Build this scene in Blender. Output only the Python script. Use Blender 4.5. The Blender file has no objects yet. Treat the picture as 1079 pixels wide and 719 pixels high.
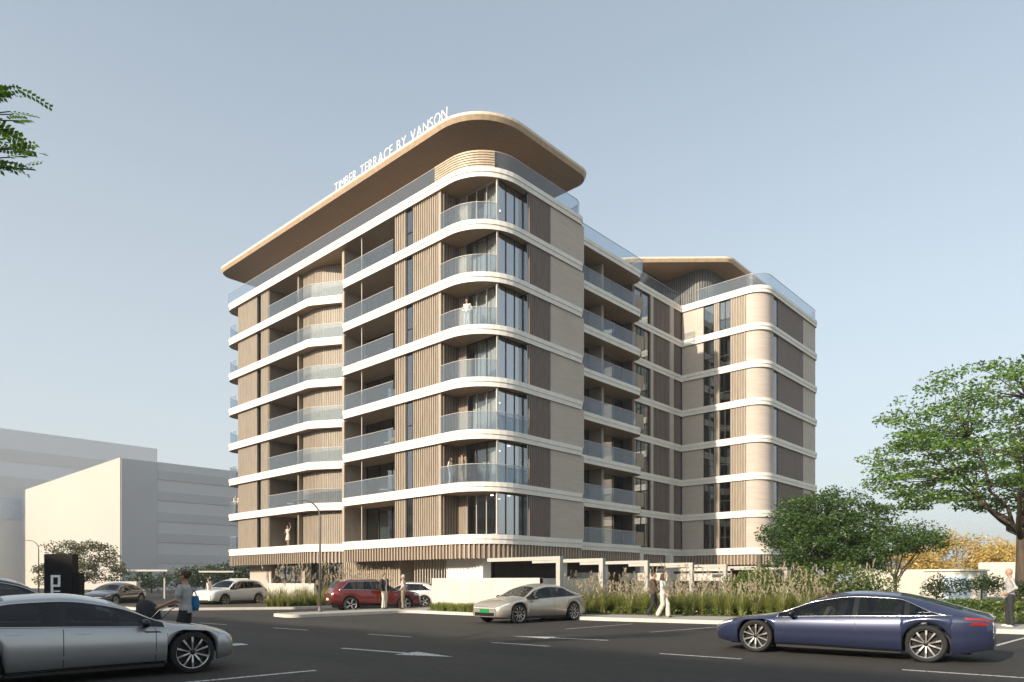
import bpy, bmesh, math, random
from mathutils import Vector, Matrix, noise
S = bpy.context.scene
COL = S.collection
PI = math.pi
rad = math.radians
# ------------------------------------------------------------------ materials
MATS = {}
def _nt(name):
    m = bpy.data.materials.new(name); m.use_nodes = True
    nt = m.node_tree; b = nt.nodes['Principled BSDF']
    return m, nt, b
def _noise(nt, scale, detail=4, vec=None, stretch=None):
    tc = nt.nodes.new('ShaderNodeTexCoord'); src = tc.outputs['Object']
    if stretch:
        mp = nt.nodes.new('ShaderNodeMapping'); mp.inputs['Scale'].default_value = stretch
        nt.links.new(src, mp.inputs[0]); src = mp.outputs[0]
    n = nt.nodes.new('ShaderNodeTexNoise'); n.inputs['Scale'].default_value = scale; n.inputs['Detail'].default_value = detail
    nt.links.new(src, n.inputs['Vector']); return n.outputs['Fac']
def _ramp(nt, fac, stops):
    r = nt.nodes.new('ShaderNodeValToRGB'); e = r.color_ramp.elements
    while len(e) < len(stops): e.new(.5)
    for k, (p, c) in enumerate(stops): e[k].position = p; e[k].color = (*c, 1)
    nt.links.new(fac, r.inputs[0]); return r.outputs[0]
def mat(name, col, rough=.6, metal=0, var=.12, scale=3., stretch=None, bump=0, bscale=None, spec=.5, coat=0, detail=4):
    if name in MATS: return MATS[name]
    m, nt, b = _nt(name)
    f = _noise(nt, scale, detail, stretch=stretch)
    lo = [max(0, c*(1-var*1.6)) for c in col]; hi = [min(1, c*(1+var*1.6)) for c in col]
    nt.links.new(_ramp(nt, f, [(.2, lo), (.8, hi)]), b.inputs['Base Color'])
    b.inputs['Roughness'].default_value = rough; b.inputs['Metallic'].default_value = metal
    b.inputs['Specular IOR Level'].default_value = spec; b.inputs['Coat Weight'].default_value = coat
    b.inputs['Coat Roughness'].default_value = .04
    if bump:
        bf = _noise(nt, bscale or scale*6, 3, stretch=stretch)
        bn = nt.nodes.new('ShaderNodeBump'); bn.inputs['Strength'].default_value = bump; bn.inputs['Distance'].default_value = .02
        nt.links.new(bf, bn.inputs['Height']); nt.links.new(bn.outputs[0], b.inputs['Normal'])
    MATS[name] = m; return m
def glass_mat(name, tint, refl=.12, milky=0., milkcol=(.7,.75,.8), rough=.015, f0=1.5):
    if name in MATS: return MATS[name]
    m = bpy.data.materials.new(name); m.use_nodes = True; nt = m.node_tree
    nt.nodes.remove(nt.nodes['Principled BSDF']); out = nt.nodes['Material Output']
    tr = nt.nodes.new('ShaderNodeBsdfTransparent'); tr.inputs[0].default_value = (*tint, 1)
    gl = nt.nodes.new('ShaderNodeBsdfGlossy'); gl.inputs['Roughness'].default_value = rough
    # slight waviness of panes
    f = _noise(nt, .8, 1); bn = nt.nodes.new('ShaderNodeBump'); bn.inputs['Strength'].default_value = .05; bn.inputs['Distance'].default_value = .05
    nt.links.new(f, bn.inputs['Height']); nt.links.new(bn.outputs[0], gl.inputs['Normal'])
    # Schlick reflectance, the same from both sides of a pane
    lw = nt.nodes.new('ShaderNodeLayerWeight'); lw.inputs[0].default_value = .5
    pw = nt.nodes.new('ShaderNodeMath'); pw.operation = 'POWER'; pw.inputs[1].default_value = 5; nt.links.new(lw.outputs['Facing'], pw.inputs[0])
    mr = nt.nodes.new('ShaderNodeMath'); mr.operation = 'MULTIPLY_ADD'; mr.inputs[1].default_value = 1-refl; mr.inputs[2].default_value = refl; mr.use_clamp = True
    nt.links.new(pw.outputs[0], mr.inputs[0])
    base = tr.outputs[0]
    if milky:
        df = nt.nodes.new('ShaderNodeBsdfDiffuse'); df.inputs[0].default_value = (*milkcol, 1)
        mx = nt.nodes.new('ShaderNodeMixShader'); mx.inputs[0].default_value = milky
        nt.links.new(base, mx.inputs[1]); nt.links.new(df.outputs[0], mx.inputs[2]); base = mx.outputs[0]
    ms = nt.nodes.new('ShaderNodeMixShader'); nt.links.new(mr.outputs[0], ms.inputs[0])
    nt.links.new(base, ms.inputs[1]); nt.links.new(gl.outputs[0], ms.inputs[2]); nt.links.new(ms.outputs[0], out.inputs[0])
    MATS[name] = m; return m
def emit_mat(name, col, s):
    m, nt, b = _nt(name); b.inputs['Emission Color'].default_value = (*col, 1); b.inputs['Emission Strength'].default_value = s
    MATS[name] = m; return m
def facade_mat(name, col, seam, bw, bh, rough=.7, var=.1, mortar=.006):
    """stone cladding: panels with fine joints and horizontal veins"""
    m, nt, b = _nt(name)
    tc = nt.nodes.new('ShaderNodeTexCoord'); sp = nt.nodes.new('ShaderNodeSeparateXYZ'); nt.links.new(tc.outputs['Object'], sp.inputs[0])
    ad = nt.nodes.new('ShaderNodeMath'); nt.links.new(sp.outputs[0], ad.inputs[0]); nt.links.new(sp.outputs[1], ad.inputs[1])
    cb = nt.nodes.new('ShaderNodeCombineXYZ'); nt.links.new(ad.outputs[0], cb.inputs[0]); nt.links.new(sp.outputs[2], cb.inputs[1])
    br = nt.nodes.new('ShaderNodeTexBrick'); br.inputs['Scale'].default_value = 1; br.inputs['Brick Width'].default_value = bw
    br.inputs['Row Height'].default_value = bh; br.inputs['Mortar Size'].default_value = mortar; br.offset = 0.5
    br.inputs['Color1'].default_value = (*[c*(1-var) for c in col], 1); br.inputs['Color2'].default_value = (*[min(1, c*(1+var)) for c in col], 1)
    br.inputs['Mortar'].default_value = (*seam, 1); nt.links.new(cb.outputs[0], br.inputs['Vector'])
    f = _noise(nt, 1.2, 6, stretch=(.6, .6, 9)); r = _ramp(nt, f, [(.25, (.78, .77, .75)), (.75, (1.0, 1.0, 1.0))])
    mx = nt.nodes.new('ShaderNodeMixRGB'); mx.blend_type = 'MULTIPLY'; mx.inputs[0].default_value = .8
    nt.links.new(br.outputs[0], mx.inputs[1]); nt.links.new(r, mx.inputs[2]); nt.links.new(mx.outputs[0], b.inputs['Base Color'])
    b.inputs['Roughness'].default_value = rough
    MATS[name] = m; return m
def leaf_mat(name, cols, trans=.35):
    m = bpy.data.materials.new(name); m.use_nodes = True; nt = m.node_tree
    nt.nodes.remove(nt.nodes['Principled BSDF']); out = nt.nodes['Material Output']
    g = nt.nodes.new('ShaderNodeNewGeometry')
    n = len(cols); c = _ramp(nt, g.outputs['Random Per Island'], [(i/(n-1), cols[i]) for i in range(n)])
    d = nt.nodes.new('ShaderNodeBsdfDiffuse'); t = nt.nodes.new('ShaderNodeBsdfTranslucent')
    gl = nt.nodes.new('ShaderNodeBsdfGlossy'); gl.inputs['Roughness'].default_value = .45
    nt.links.new(c, d.inputs[0])
    hs = nt.nodes.new('ShaderNodeHueSaturation'); hs.inputs['Value'].default_value = 1.3; hs.inputs['Saturation'].default_value = 1.1
    nt.links.new(c, hs.inputs['Color']); nt.links.new(hs.outputs[0], t.inputs[0])
    mx = nt.nodes.new('ShaderNodeMixShader'); mx.inputs[0].default_value = trans
    nt.links.new(d.outputs[0], mx.inputs[1]); nt.links.new(t.outputs[0], mx.inputs[2])
    m2 = nt.nodes.new('ShaderNodeMixShader'); m2.inputs[0].default_value = .05
    nt.links.new(mx.outputs[0], m2.inputs[1]); nt.links.new(gl.outputs[0], m2.inputs[2])
    nt.links.new(m2.outputs[0], out.inputs[0]); MATS[name] = m; return m
# ------------------------------------------------------------------ mesh builder
class MB:
    def __init__(s): s.v = []; s.f = []; s.m = []
    def face(s, pts, mi=0):
        k = len(s.v); s.v += [tuple(p) for p in pts]; s.f.append(list(range(k, k+len(pts)))); s.m.append(mi)
    def box(s, a, b, mi=0, M=None):
        x0, y0, z0 = a; x1, y1, z1 = b
        p = [(x0,y0,z0),(x1,y0,z0),(x1,y1,z0),(x0,y1,z0),(x0,y0,z1),(x1,y0,z1),(x1,y1,z1),(x0,y1,z1)]
        if M is not None: p = [tuple(M @ Vector(q)) for q in p]
        k = len(s.v); s.v += p
        for f in ((0,3,2,1),(4,5,6,7),(0,1,5,4),(1,2,6,5),(2,3,7,6),(3,0,4,7)):
            s.f.append([k+i for i in f]); s.m.append(mi)
    def prism(s, poly, z0, z1, side=0, top=0, bot=0, poly_bot=None):
        n = len(poly); k = len(s.v); pb = poly_bot or poly
        s.v += [(x, y, z0) for x, y in pb] + [(x, y, z1) for x, y in poly]
        s.f.append([k+i for i in range(n)][::-1]); s.m.append(bot)
        s.f.append([k+n+i for i in range(n)]); s.m.append(top)
        for i in range(n):
            j = (i+1) % n; s.f.append([k+i, k+j, k+n+j, k+n+i]); s.m.append(side)
    def ribbon(s, path, z0, z1, th, mi=0, off=0., closed=False):
        """vertical sheet of thickness th following a plan path"""
        P = offset_path(path, off-th/2, closed); Q = offset_path(path, off+th/2, closed); n = len(P); k = len(s.v)
        for a, b in zip(P, Q): s.v += [(a[0],a[1],z0),(b[0],b[1],z0),(b[0],b[1],z1),(a[0],a[1],z1)]
        for i in range(n if closed else n-1):
            a = k+4*i; b = k+4*((i+1) % n)
            for q in range(4):
                r = (q+1) % 4; s.f.append([a+q, a+r, b+r, b+q]); s.m.append(mi)
        if not closed:
            s.f.append([k+3,k+2,k+1,k]); s.m.append(mi); e = k+4*(n-1); s.f.append([e,e+1,e+2,e+3]); s.m.append(mi)
    def tube(s, pts, radii, n=6, mi=0, cap=True):
        pts = [Vector(p) for p in pts]
        if not hasattr(radii, '__len__'): radii = [radii]*len(pts)
        k0 = len(s.v); up = None
        for i, p in enumerate(pts):
            d = (pts[min(i+1, len(pts)-1)] - pts[max(i-1, 0)])
            d = d.normalized() if d.length > 1e-9 else Vector((0,0,1))
            if up is None:
                up = Vector((0,0,1)) if abs(d.z) < .9 else Vector((1,0,0))
            a = d.cross(up); a = a.normalized() if a.length > 1e-6 else d.orthogonal().normalized()
            b = d.cross(a).normalized(); up = -b if False else up
            for j in range(n):
                t = 2*PI*j/n; s.v.append(tuple(p + (a*math.cos(t) + b*math.sin(t))*radii[i]))
        for i in range(len(pts)-1):
            for j in range(n):
                a = k0+i*n+j; b = k0+i*n+(j+1) % n; s.f.append([a, b, b+n, a+n]); s.m.append(mi)
        if cap:
            s.f.append([k0+j for j in range(n)][::-1]); s.m.append(mi)
            e = k0+(len(pts)-1)*n; s.f.append([e+j for j in range(n)]); s.m.append(mi)
    def lathe(s, prof, n=24, axis='z', c=(0,0,0), mi=0):
        """prof: (radius, height) list, closed loop if first==last"""
        k = len(s.v); m = len(prof)
        for i in range(n):
            t = 2*PI*i/n; ct, st = math.cos(t), math.sin(t)
            for r, h in prof:
                p = (r*ct, r*st, h) if axis == 'z' else (r*ct, h, r*st)
                s.v.append((p[0]+c[0], p[1]+c[1], p[2]+c[2]))
        for i in range(n):
            a = k+i*m; b = k+((i+1) % n)*m
            for j in range(m-1):
                s.f.append([a+j, b+j, b+j+1, a+j+1]); s.m.append(mi)
    def ellipsoid(s, c, r, nu=12, nv=8, mi=0, M=None):
        k = len(s.v)
        for i in range(nv+1):
            ph = -PI/2 + PI*i/nv
            for j in range(nu):
                t = 2*PI*j/nu
                q = Vector((r[0]*math.cos(ph)*math.cos(t), r[1]*math.cos(ph)*math.sin(t), r[2]*math.sin(ph)))
                if M is not None: q = M @ q
                s.v.append((c[0]+q.x, c[1]+q.y, c[2]+q.z))
        for i in range(nv):
            for j in range(nu):
                a = k+i*nu+j; b = k+i*nu+(j+1) % nu
                s.f.append([a, b, b+nu, a+nu]); s.m.append(mi)
    def mesh(s, name, mats, smooth=False, org=(0,0,0)):
        me = bpy.data.meshes.new(name)
        me.from_pydata([(x-org[0], y-org[1], z-org[2]) for x, y, z in s.v], [], s.f)
        for m in mats: me.materials.append(m)
        if len(mats) > 1: me.polygons.foreach_set('material_index', s.m)
        if smooth: me.polygons.foreach_set('use_smooth', [True]*len(s.f))
        me.update(); return me
ORG = {}
def link(o, parent=None):
    COL.objects.link(o)
    if parent is not None: o.parent = parent
    return o
def tag(o, label=None, cat=None, group=None, kind=None):
    for k, v in (('label', label), ('category', cat), ('group', group), ('kind', kind)):
        if v: o[k] = v
    return o
def thing(name, label, cat, loc=(0,0,0), rz=0, group=None, world=False):
    o = bpy.data.objects.new(name, None); o.empty_display_size = .2; link(o)
    o.location = loc; o.rotation_euler = (0,0,rz); tag(o, label, cat, group)
    if world: ORG[o.name] = loc
    return o
def part(name, mb, mats, parent, smooth=False):
    """one mesh object under its thing; vertices of world-built things are shifted to the thing's origin"""
    if not isinstance(mats, (list, tuple)): mats = [mats]
    org = (0,0,0); p = parent
    while p is not None:
        if p.name in ORG: org = ORG[p.name]; break
        p = p.parent
    o = bpy.data.objects.new(name, mb.mesh(name, mats, smooth, org)); return link(o, parent)
def solo(name, mb, mats, label, cat, group=None, smooth=False, loc=None):
    """a thing that is one mesh; built in world coordinates, origin moved to its base unless loc is given"""
    if not isinstance(mats, (list, tuple)): mats = [mats]
    if loc is None:
        xs = [p[0] for p in mb.v]; ys = [p[1] for p in mb.v]; zs = [p[2] for p in mb.v]
        org = ((min(xs)+max(xs))/2, (min(ys)+max(ys))/2, min(zs)); loc = org
    else: org = (0,0,0)
    o = bpy.data.objects.new(name, mb.mesh(name, mats, smooth, org)); o.location = loc
    link(o); return tag(o, label, cat, group)
def struct(name, mb, mats, smooth=False):
    if not isinstance(mats, (list, tuple)): mats = [mats]
    o = bpy.data.objects.new(name, mb.mesh(name, mats, smooth)); link(o); o['kind'] = 'structure'; return o
def dup(o, loc, rz=None, scale=None, label=None, group=None):
    def cp(a, par):
        c = a.copy(); link(c, par)
        for ch in list(a.children): cp(ch, c)
        return c
    r = cp(o, None); r.location = loc
    if rz is not None: r.rotation_euler = (0,0,rz)
    if scale is not None: r.scale = (scale,)*3 if not hasattr(scale, '__len__') else scale
    tag(r, label, None, group); return r
# ------------------------------------------------------------------ plan helpers
def rpoly(pts, seg=8):
    """counter-clockwise plan outline with rounded corners (x, y, r)"""
    out = []; n = len(pts)
    for i, (x, y, r) in enumerate(pts):
        if r <= 0: out.append((x, y)); continue
        p = Vector((x, y)); a = (Vector(pts[i-1][:2])-p).normalized(); b = (Vector(pts[(i+1) % n][:2])-p).normalized()
        ang = a.angle(b); t = r/math.tan(ang/2); c = p + (a+b).normalized()*(r/math.sin(ang/2))
        s = p+a*t - c; e = p+b*t - c; a0 = math.atan2(s.y, s.x); da = math.atan2(e.y, e.x)-a0
        while da > PI: da -= 2*PI
        while da < -PI: da += 2*PI
        for k in range(seg+1):
            u = a0+da*k/seg; out.append((c.x+r*math.cos(u), c.y+r*math.sin(u)))
    return out
def offset_path(path, d, closed=False):
    """shift to the left of travel by d"""
    n = len(path); out = []
    P = [Vector(p[:2]) for p in path]
    for i in range(n):
        if closed: a, b = P[i]-P[i-1], P[(i+1) % n]-P[i]
        else:
            a = P[i]-P[i-1] if i else P[1]-P[0]; b = P[i+1]-P[i] if i < n-1 else P[i]-P[i-1]
        if a.length < 1e-9: a = b
        if b.length < 1e-9: b = a
        a = a.normalized(); b = b.normalized(); na = Vector((-a.y, a.x)); nb = Vector((-b.y, b.x))
        m = na+nb; m = m.normalized() if m.length > 1e-6 else na
        q = P[i] + m*(d/max(.35, m.dot(na))); out.append((q.x, q.y))
    return out
def inset(poly, d): return offset_path(poly, d, True)      # ccw: left is inside
class Seg:
    """wall segment from A to B in plan; s runs along it, d>0 towards the viewer's side"""
    def __init__(g, A, B):
        g.A = Vector(A); g.t = Vector(B)-g.A; g.L = g.t.length; g.t /= g.L
        n = Vector((-g.t.y, g.t.x)); g.n = n if n.dot(-g.A) > 0 else -n
    def M(g):
        return Matrix(((g.t.x, g.n.x, 0, g.A.x), (g.t.y, g.n.y, 0, g.A.y), (0, 0, 1, 0), (0, 0, 0, 1)))
    def box(g, mb, s0, s1, d0, d1, z0, z1, mi=0): mb.box((s0, d0, z0), (s1, d1, z1), mi, g.M())
def along(path, step):
    """points and tangents every step along a plan path"""
    out = []; carry = step/2
    for a, b in zip(path[:-1], path[1:]):
        a = Vector(a[:2]); b = Vector(b[:2]); L = (b-a).length
        if L < 1e-9: continue
        t = (b-a)/L; s = carry
        while s < L: out.append((a+t*s, t)); s += step
        carry = s-L
    return out
def fins(mb, path, z0, z1, step, w, dep, off=0., mi=0):
    for p, t in along(path, step):
        n = Vector((-t.y, t.x)); M = Matrix(((t.x, n.x, 0, p.x+n.x*off), (t.y, n.y, 0, p.y+n.y*off), (0,0,1,0), (0,0,0,1)))
        mb.box((-w/2, -dep/2, z0), (w/2, dep/2, z1), mi, M)
# ================================================================== the apartment building
random.seed(4)
M_white = mat('white_render', (.80,.76,.705), .55, var=.05, scale=1.6, stretch=(1,1,.25), bump=.05)
M_deck = mat('deck_tile', (.45,.42,.38), .7)
M_soffit = mat('timber_soffit', (.40,.27,.17), .5, var=.14, scale=2, stretch=(1,6,1))
M_timber = mat('timber_panel', (.255,.207,.158), .55, var=.16, scale=3, stretch=(3,3,.3))
M_fin = mat('timber_fin', (.41,.338,.262), .5, var=.12, scale=3, stretch=(3,3,.3))
M_grey = mat('umber_panel', (.17,.13,.115), .6, var=.1, scale=3, stretch=(3,3,.3))
M_greyfin = mat('umber_fin', (.24,.19,.165), .55, var=.1, scale=3, stretch=(3,3,.3))
M_stone = facade_mat('travertine', (.57,.49,.43), (.46,.395,.345), 2.6, .64, var=.025)
M_inner = mat('inner_plaster', (.42,.35,.28), .8, var=.08, scale=.6)
M_frame = mat('bronze_frame', (.05,.045,.04), .4, metal=.5)
M_lframe = mat('pale_frame', (.55,.50,.45), .45, var=.05)
M_win = glass_mat('window_glass', (.60,.66,.68), .26)
M_cor = glass_mat('corner_glass', (.66,.72,.76), .50); M_clr = glass_mat('clear_glass', (.84,.87,.88), .12)
M_bal = glass_mat('balustrade_glass', (.80,.85,.89), .05, milky=.065, milkcol=(.62,.69,.78))
M_curt = mat('curtain_cloth', (.72,.68,.62), .9, var=.05)
M_canopy = mat('canopy_edge', (.78,.68,.56), .5, var=.05)
M_lamp = emit_mat('ceiling_lamp_glow', (1,.85,.65), 9)
X0, Y0 = 28.3, 28.3
Z1, PITCH = 4.32, 3.12
def ZL(k): return Z1 + (k-1)*PITCH
TH = .56
BLD = thing('apartment_building', 'eight storey apartment building with white rounded floor bands and timber slats', 'building', (X0, Y0, 0), world=True)
def outline(k):
    left = [(28.3,61.3,1.2)]
    if k < 8: left += [(28.3,47.2,1.3), (29.9,44.35,.3), (29.9,43.25,0), (28.3,43.0,.7)]
    return rpoly([(X0,Y0,3.0), (38.2,Y0,.7), (38.2,29.84,0), (48.2,29.84,1.1), (48.2,31.0,0), (56.03,31.0,0),
                  (56.03,23.4,1.6), (68.3,23.4,.3), (68.3,46,0), (44,46,0), (44,61.3,.3)] + left, 10)
for k in range(1, 9):
    o = outline(k); mb = MB(); z = ZL(k)
    mb.prism(o, z-.27, z, 0, 1, 0)
    mb.prism(inset(o, .045), z-TH, z-.272, 0, 0, 2)
    part('floor_slab', mb, [M_white, M_deck, M_soffit], BLD)
# skirt of vertical slats under the first floor band
o1 = outline(1); sk = o1 + [o1[0]]
sk_in = inset(o1, .22); mb = MB(); mb.ribbon(sk_in, 2.92, 3.755, .06, 1, closed=True)
fp = inset(o1, .14); i0 = fp + [fp[0]]
fins(mb, i0, 2.88, 3.755, .30, .10, .10, mi=0)
part('slatted_skirt', mb, [M_fin, mat('skirt_back', (.20,.14,.10), .6)], BLD)

def timber(A, B, z0, z1, mats=(M_timber, M_fin), step=.24, fw=.07, fd=.06, name='timber_panel', thick=.2, jitter=True):
    g = Seg(A, B); mb = MB(); g.box(mb, 0, g.L, -thick, 0, z0, z1, 0)
    n = max(2, round(g.L/step)); 
    for i in range(n):
        s = g.L*(i+.5)/n; g.box(mb, s-fw/2, s+fw/2, .001, fd, z0, z1, 1)
    return part(name, mb, list(mats), BLD)
def window(A, B, z0, z1, n=1, curtain=None, frame=None, set_in=.0, sill=None, glass=None):
    g = Seg(A, B); mb = MB(); g.box(mb, .03, g.L-.03, -.03+set_in, -.01+set_in, z0+.03, z1-.03)
    w = part('window', mb, glass or M_win, BLD)
    fb = MB(); fr = .05
    g.box(fb, 0, g.L, -.07+set_in, .03+set_in, z0, z0+fr); g.box(fb, 0, g.L, -.07+set_in, .03+set_in, z1-fr, z1)
    for i in range(n+1):
        s = min(max(g.L*i/n, fr/2), g.L-fr/2); g.box(fb, s-fr/2, s+fr/2, -.068+set_in, .028+set_in, z0+fr, z1-fr)
    if sill: g.box(fb, fr, g.L-fr, -.066+set_in, .026+set_in, z0+sill, z0+sill+fr)
    part('window_frame', fb, frame or M_frame, w)
    if curtain:
        cb = MB(); s0, s1 = curtain; path = []
        m = max(6, int((s1-s0)/.07))
        for i in range(m+1):
            s = s0+(s1-s0)*i/m; p = g.A+g.t*s+g.n*(-.35+.05*math.sin(i*1.9)); path.append((p.x, p.y))
        cb.ribbon(path, z0+.05, z1-.04, .012); part('curtain', cb, M_curt, w)
    return w
def balus(path, z, h=1.08, name='glass_balustrade'):
    mb = MB(); mb.ribbon(path, z+.02, z+h, .025, 0)
    o = part(name, mb, M_bal, BLD)
    rb = MB(); rb.ribbon(path, z+h, z+h+.025, .035, 0); part('top_rail', rb, M_lframe, o)
    return o
def sub_path(poly, test): return [p for p in poly if test(p)]
def lamp_row(pts, z):
    for x, y in pts:
        mb = MB(); mb.lathe([(.001, z-.03), (.09, z-.03), (.09, z)], 8, c=(x, y, 0)); part('ceiling_lamp', mb, M_lamp, BLD)

corner_arc = [p for p in inset(rpoly([(X0,Y0,3.0),(60,Y0,0),(60,60,0),(X0,60,0)], 12), .14)][:13]
notch = inset(outline(1), .14)
notch_path = sorted([p for p in notch if 44.4 < p[1] < 48.6 and p[0] < 30.2], key=lambda p: -p[1])
cap_path = [p for p in notch if p[1] > 59.9 and p[0] < 31]
for k in range(1, 8):
    z0 = ZL(k)+.001; z1 = ZL(k+1)-TH-.001
    # ---- left facade, near block
    XL = 28.56
    timber((XL, 35.69), (XL, 36.89), z0, z1, step=.24)
    window((XL, 35.01), (XL, 35.69), z0, z1, 1, sill=1.0 if k % 2 else None)
    timber((XL, 32.50), (XL, 35.01), z0, z1, step=.21, fw=.065)
    mb = MB(); mb.box((XL-.06, 32.26, z0), (30.95, 32.50, z1)); part('pale_pier', mb, M_fin, BLD)
    timber((28.62, 32.255), (30.9, 32.255), z0, z1, (M_grey, M_timber), step=.22, thick=.06, name='balcony_side_panel')
    # corner room
    timber((29.95, 31.46), (29.95, 32.19), z0, z1, step=.2)
    cur = [(.2, 2.2), None, (.15, 1.3), None, (.1, 2.3), (.3,1.7), None][k-1]
    window((29.95, 28.86), (29.95, 31.45), z0, z1, 3, frame=M_lframe if k % 2 else M_frame, glass=M_clr)
    if k >= 2:
        cb = MB(); pth = [(30.30+.03*math.sin(i*2.1), 29.0+i*.07) for i in range([0,0,12,33,30,33,33,20][k])]
        cb.ribbon(pth, z0+.04, z1-.04, .012); part('curtain', cb, M_curt, BLD)
    window((29.95, 28.85), (32.28, 28.85), z0, z1, 3, curtain=[None,None,(1.2,2.2),(.3,2.2),(.3,2.2),(.3,2.2),(.9,2.2)][k-1], glass=M_cor)
    mb = MB(); mb.box((29.90, 28.79, z0), (30.0, 28.855, z1)); part('corner_mullion', mb, M_lframe, BLD)
    if k > 1: balus([(28.44, 32.24)] + (corner_arc + [(32.26, Y0+.14)] if k < 4 else corner_arc[:9]), ZL(k))
    lamp_row([(30.9, 30.2), (31.8, 29.6), (32.6, 31.2)] if k in (1,2,3,7) else [(31.6, 30.6)], z1)
    if k in (2,4,5): lamp_row([(31.6, 38.2)], z1)
    if k in (1,3,6): lamp_row([(40.2, 32.9)], z1)
    # recessed bay
    if k > 1: balus([(28.44, 36.91), (28.44, 42.4), (28.55,42.8), (28.9, 43.03)], ZL(k))
    window((30.7, 36.9), (30.7, 43.05), z0, z1, 4, curtain=[(1.8,2.6),(0.5,1.2),None,(1.9,2.5),(.4,1.3),(2,2.6),(3.2,4.1)][k-1])
    mb = MB(); mb.box((28.62, 40.70, z0), (28.68, 40.76, z1)); part('balcony_post', mb, M_lframe, BLD)
    mb = MB(); mb.box((28.75, 43.06, z0), (32.5, 43.34, z1)); part('partition_wall', mb, M_fin, BLD)
    mb = MB(); mb.box((28.66, 36.86, z0), (30.7, 36.92, z1)); part('partition_wall', mb, M_timber, BLD)
    timber((31.2, 36.95), (31.2, 38.1), z0, z1, step=.2, name='inner_panel')
    mb = MB(); mb.box((31.4, 41.2, z0), (31.5, 42.6, z0+2.2)); part('inner_door', mb, M_curt if k % 2 else M_fin, BLD)
    # ---- left facade, far block
    timber((XL, 55.66), (XL, 59.1), z0, z1, step=.5, fw=.03, fd=.012)
    window((XL+.15, 55.0), (XL+.15, 55.66), z0, z1, 1)
    timber((XL, 53.72), (XL, 55.0), z0, z1, step=.42, fw=.04, fd=.02)
    window((30.9, 49.4), (30.9, 53.9), z0, z1, 3, curtain=[(.4,1.0),(2.2,2.9),(2.1,2.9),(2.3,3.0),(2.0,2.7),(1.9,2.8),None][k-1])
    mb = MB(); mb.box((28.75, 49.30, z0), (31, 49.5, z1)); part('partition_wall', mb, M_timber, BLD)
    mb = MB(); mb.box((28.62, 53.66, z0), (31, 53.74, z1)); part('partition_wall', mb, M_timber, BLD)
    sl = [(29.15, 49.2), (29.15, 47.4), (29.3, 46.8), (29.6, 46.2), (30.35, 44.7), (30.6, 43.4)]
    mb = MB(); mb.ribbon(sl, z0, z1, .14, 0); fins(mb, sl, z0, z1, .19, .05, .035, -.085, 1)
    part('slatted_wall', mb, [M_timber, M_fin], BLD)
    if k > 1: balus([(28.44, 53.6)] + [q for q in notch_path if q[1] < 53], ZL(k))
    balus(sorted(cap_path, key=lambda q: q[0]-q[1])[::-1] if False else sorted(cap_path + [(28.44, 59.2)], key=lambda q: q[1]+q[0]), ZL(k))
    mb = MB(); mb.box((28.8, 59.1, z0), (33, 59.3, z1)); part('end_wall', mb, M_grey, BLD)
    # ---- right facade
    mb = MB(); mb.box((32.28,28.5,z0),(32.31,28.84,z1)); part('window', mb, M_cor, BLD)
    timber((32.34, 28.48), (34.5, 28.48), z0, z1, (M_grey, M_greyfin), step=.2)
    mb = MB(); mb.box((34.5, 28.44, z0), (38.05, 28.74, z1)); mb.box((37.75, 28.74, z0), (38.05, 31.9, z1)); part('stone_wall', mb, M_stone, BLD)
    # balcony stack
    balus([(38.3, 29.97), (46.9, 29.97)], ZL(k))
    timber((46.95, 29.99), (48.0, 29.99), z0, ZL(k)+1.1, (M_fin, M_fin), step=.12, thick=.05, name='balcony_screen')
    c = [(.5,1.6),(.3,1.9),(.4,1.5),(.2,2.0),(.3,1.3),(.5,2.3),(.6,1.5)][k-1]
    window((38.06, 31.9), (43.3, 31.9), z0, z1, 4, curtain=c)
    mb = MB(); mb.box((43.3, 30.7, z0), (43.55, 32.1, z1)); part('partition_wall', mb, M_inner, BLD)
    window((43.55, 31.9), (48.0, 31.9), z0, z1, 3, curtain=(.2, .9) if k % 2 else None)
    mb = MB(); mb.box((47.98, 31.0, z0), (48.3, 32.1, z1)); part('partition_wall', mb, M_grey, BLD)
    # link
    YK = 31.2
    window((48.3, YK), (50.9, YK), z0, z1, 2)
    mb = MB(); mb.box((50.9, YK-.16, z0), (51.3, YK+.1, z1)); part('pale_pier', mb, M_stone, BLD)
    timber((51.3, YK), (54.1, YK), z0, z1, (M_grey, M_greyfin), step=.22)
    mb = MB(); mb.box((54.1, YK-.16, z0), (54.7, YK+.1, z1)); part('pale_pier', mb, M_stone, BLD)
    timber((54.7, YK), (56.2, YK), z0, z1, (M_grey, M_greyfin), step=.22)
    # wing, sunlit side
    XW = 56.22
    mb = MB(); mb.box((XW, 29.0, z0), (XW+.3, 31.08, z1)); part('stone_wall', mb, M_stone, BLD)
    for a, b, cu in ((28.0, 29.0, (.3,.6) if k in (1,3) else None), (26.5, 27.5, None if k % 3 else (.1,.5))):
        window((XW+.06, a), (XW+.06, b), z0, z1, 2 if (k+int(a)) % 3 == 0 else 1, cu, sill=.95)
    timber((XW, 27.5), (XW, 28.0), z0, z1, step=.17)
    timber((XW, 25.1), (XW, 26.5), z0, z1, step=.23)
    cw = inset(rpoly([(56.03,23.4,1.6),(68.3,23.4,.1),(68.3,46,0),(56.03,46,0)], 10), .19)[:11]
    mb = MB(); mb.ribbon([(XW, 25.1)] + cw + [(58.2, 23.59)], z0, z1, .02, 0, .0); part('curved_stone_wall', mb, M_stone, BLD)
    YW = 23.62
    window((58.2, YW), (59.1, YW), z0, z1, 1)
    timber((59.1, YW), (65.0, YW), z0, z1, (M_grey, M_greyfin), step=.16, fd=.04)
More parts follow.
